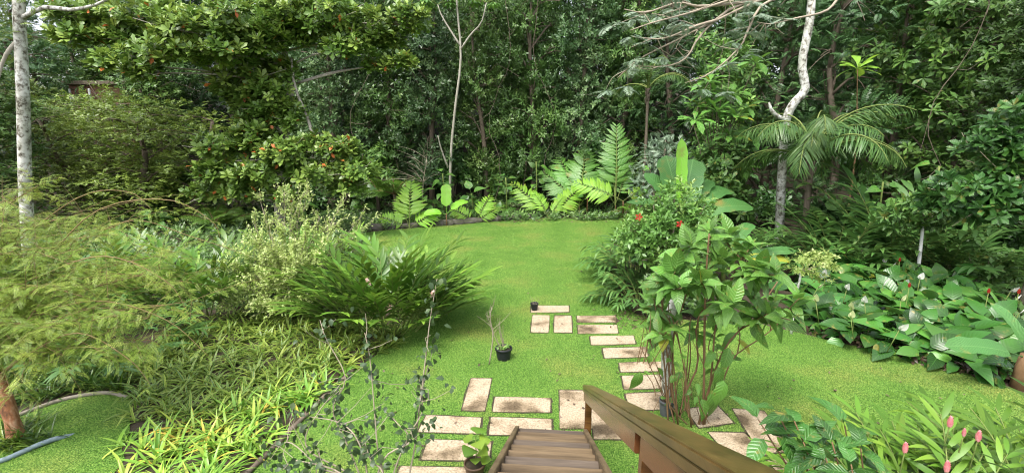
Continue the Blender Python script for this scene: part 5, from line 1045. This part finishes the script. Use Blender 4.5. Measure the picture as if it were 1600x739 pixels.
for pth, Y in W:
    pts = [np.zeros(3)] + [P_(a, b, Y + .1 * k) - b0 for k, (a, b) in enumerate(pth)]; s_ = bez(pts, 22); g.tube(s_, np.linspace(.011, .003, 22), 5)
    for q in range(8, 22):
        if r.uniform() < .45: continue
        n = int(r.integers(3, 8)); P = s_[q] + r.normal(0, .045, (n, 3)); c.inst(lf, P, frames(r.normal(0, 1, (n, 3)) + [0, -.2, -.5], r.normal(0, .6, (n, 3)) + [0, -.5, 1]), r.uniform(.05, .095, n), np.clip(r.normal(.4, .2, n), 0, 1))
    for _ in range(5):
        q = int(r.integers(9, 21)); e = s_[q] + r.normal(0, .18, 3) + [0, 0, .08]; g.tube([s_[q], (s_[q] + e) / 2 + r.normal(0, .02, 3), e], [.004, .003, .002], 4, cap=False); n = int(r.integers(3, 7)); P = e + r.normal(0, .05, (n, 3)); c.inst(lf, P, frames(r.normal(0, 1, (n, 3)) + [0, -.2, -.5], r.normal(0, .6, (n, 3)) + [0, -.5, 1]), r.uniform(.05, .09, n), np.clip(r.normal(.4, .2, n), 0, 1))
part('stem', g, [M['twig']], o); part('foliage', c, [M['bluedark']], o)

# ------------------------------------------------------------------ pots
pot_m = noise_mat('black_plastic', S3((.010, .011, .013), (.017, .019, .022), (.03, .032, .035)), 12, rough=.4, bump=.1)
pot_b = noise_mat('brown_plastic', S3((.05, .03, .02), (.09, .055, .035), (.13, .085, .055)), 12, rough=.5, bump=.1)
pot_g = noise_mat('grey_plastic', S3((.05, .055, .06), (.08, .085, .09), (.12, .125, .13)), 12, rough=.5, bump=.1)
def lathe(prof, n=20):
    g = Geo(); a = np.arange(n) / n * 2 * math.pi; pr = np.array(prof); V = np.stack([pr[:, 0][:, None] * np.cos(a), pr[:, 0][:, None] * np.sin(a), np.repeat(pr[:, 1][:, None], n, 1)], -1).reshape(-1, 3)
    i, j = np.meshgrid(np.arange(len(pr) - 1), np.arange(n), indexing='ij'); F = np.stack([i * n + j, i * n + (j + 1) % n, (i + 1) * n + (j + 1) % n, (i + 1) * n + j], -1).reshape(-1, 4); g.add(V, F); return g
def pot(name, label, base, rt, h, mat):
    o = thing(name, label, 'potted plant', base); rb = rt * .76
    part('pot', lathe([(.001, 0), (rb, 0), (rb + .1 * (rt - rb), h * .1), (rt * .985, h * .86), (rt * .985, h)]), [mat], o)
    part('rim', lathe([(rt * .99, h * .84), (rt * 1.07, h * .845), (rt * 1.07, h), (rt * .93, h), (rt * .92, h * .8)]), [mat], o)
    part('soil', lathe([(rt * .93, h * .84), (rt * .5, h * .87), (.001, h * .89)]), [soil], o); return o
r = np.random.default_rng(57)
o = pot('potted_plant', 'black plastic pot of bare upright twigs standing on the lawn', G_(787, 561), .155, .24, pot_m); g = Geo(); c = Geo()
for k in range(12): e = np.array([r.normal(-.1, .1), r.normal(0, .1), r.uniform(.5, .95)]); g.tube(bez([r.normal(0, .03, 3) * [1, 1, 0] + [0, 0, .2], e * .5 + r.normal(0, .03, 3), e], 6), np.linspace(.005, .002, 6), 4, cap=False)
n = 60; c.inst(leafT(.6, 3, .3, .2, 'ovate'), np.stack([r.normal(0, .06, n), r.normal(0, .06, n), r.uniform(.21, .28, n)], -1), frames(r.normal(0, 1, (n, 3)) + [0, 0, .4], r.normal(0, .4, (n, 3)) + [0, 0, 1]), r.uniform(.04, .075, n), r.uniform(.2, .9, n)); part('twig', g, [M['twig']], o); part('foliage', c, [M['hib']], o)
o = pot('potted_plant', 'small black pot standing on the farthest slab of the path', G_(835, 485) + [0, 0, .022], .095, .17, pot_m); g = Geo()
for k in range(5): e = np.array([r.normal(0, .08), r.normal(0, .06), r.uniform(.25, .36)]); g.tube(bez([(0, 0, .14), e * .55, e], 5), .003, 4, cap=False)
part('twig', g, [M['twig']], o)
o = pot('potted_plant', 'brown pot with a lobed-leaved seedling beside the left side of the stairs', G_(742, 742), .13, .18, pot_b); g = Geo(); c = Geo(); g.tube(bez([(0, 0, .14), (.02, 0, .3), (.01, .02, .52)], 6), .007, 5)
n = 12; az = np.arange(n) * 2.4; h = np.linspace(.2, .52, n); c.inst(leafT(.95, 5, .3, .15, 'ovate', petiole=.3), np.stack([np.full(n, .01), np.zeros(n), h], -1), frames(np.stack([np.cos(az), np.sin(az), np.full(n, .35)], -1), np.tile([0., -.2, 1], (n, 1))), r.uniform(.15, .24, n), r.uniform(.4, .95, n)); part('stem', g, [M['stem']], o); part('foliage', c, [M['shell']], o)
o = pot('potted_plant', 'grey pot with thin spiky shoots at the foot of the young tree', G_(1040, 648), .11, .26, pot_g); g = Geo()
for k in range(9): e = np.array([r.normal(-.1, .14), r.normal(0, .1), r.uniform(.4, .75)]); g.tube(bez([(0, 0, .2), e * .5 + [0, 0, .08], e], 6), np.linspace(.006, .002, 6), 4, cap=False)
part('twig', g, [M['brownstem']], o)
b0 = G_(764, 570); o = thing('bare_sapling', 'bare leafless sapling tied up beside the black pot on the lawn', 'sapling', b0); g = Geo(); pts = [np.zeros(3)] + [P_(a, b, b0[1]) - b0 for a, b in ((768, 545), (770, 520), (766, 498), (768, 480))]; s_ = bez(pts, 10); g.tube(s_, np.linspace(.014, .006, 10), 5); part('trunk', g, [M['twig']], o); g = Geo()
for k in range(12): q = int(r.integers(4, 10)); e = s_[q] + [r.normal(-.02, .13), r.normal(0, .1), r.uniform(.05, .35)]; g.tube(bez([s_[q], (s_[q] + e) / 2 + [r.normal(0, .03), 0, 0], e], 4), [.005, .004, .003, .002], 4, cap=False)
part('twig', g, [M['twig']], o)

# ------------------------------------------------------------------ house glimpsed behind the trees at the left
brick_m = noise_mat('terracotta_wall', S3((.10, .05, .035), (.18, .09, .06), (.26, .14, .1)), 3, bump=.3); hb = at(fx(168, 28.3), 28.3)
hs = thing('house', 'terracotta house wall glimpsed between the trees at the upper left', 'house', hb)
def hbox(name, mat, c, s, par):
    bm = bmesh.new(); bmesh.ops.create_cube(bm, size=1)
    for v in bm.verts: v.co = Vector((c[0] + v.co.x * s[0], c[1] + v.co.y * s[1], c[2] + v.co.z * s[2]))
    bmesh.ops.bevel(bm, geom=bm.edges[:], offset=.02, segments=1, affect='EDGES'); me = bpy.data.meshes.new(name); bm.to_mesh(me); bm.free(); me.materials.append(mat); return obj(name, me, par)
hbox('wall', brick_m, (0, 2, 2.6), (3.4, 4, 6.8), hs); hbox('post', wht, (-1.4, -.3, 4), (.1, .1, 3.6), hs); hbox('post', wht, (-.3, -.3, 4), (.1, .1, 3.6), hs); hbox('roof', M['bark'], (0, 1.9, 6.12), (3.6, 4.4, .2), hs)
w_ = hbox('window', wht, (.9, -.02, 4.2), (1.1, .08, 1.0), hs); hbox('pane', pot_m, (.9, -.05, 4.2), (.9, .06, .8), w_)
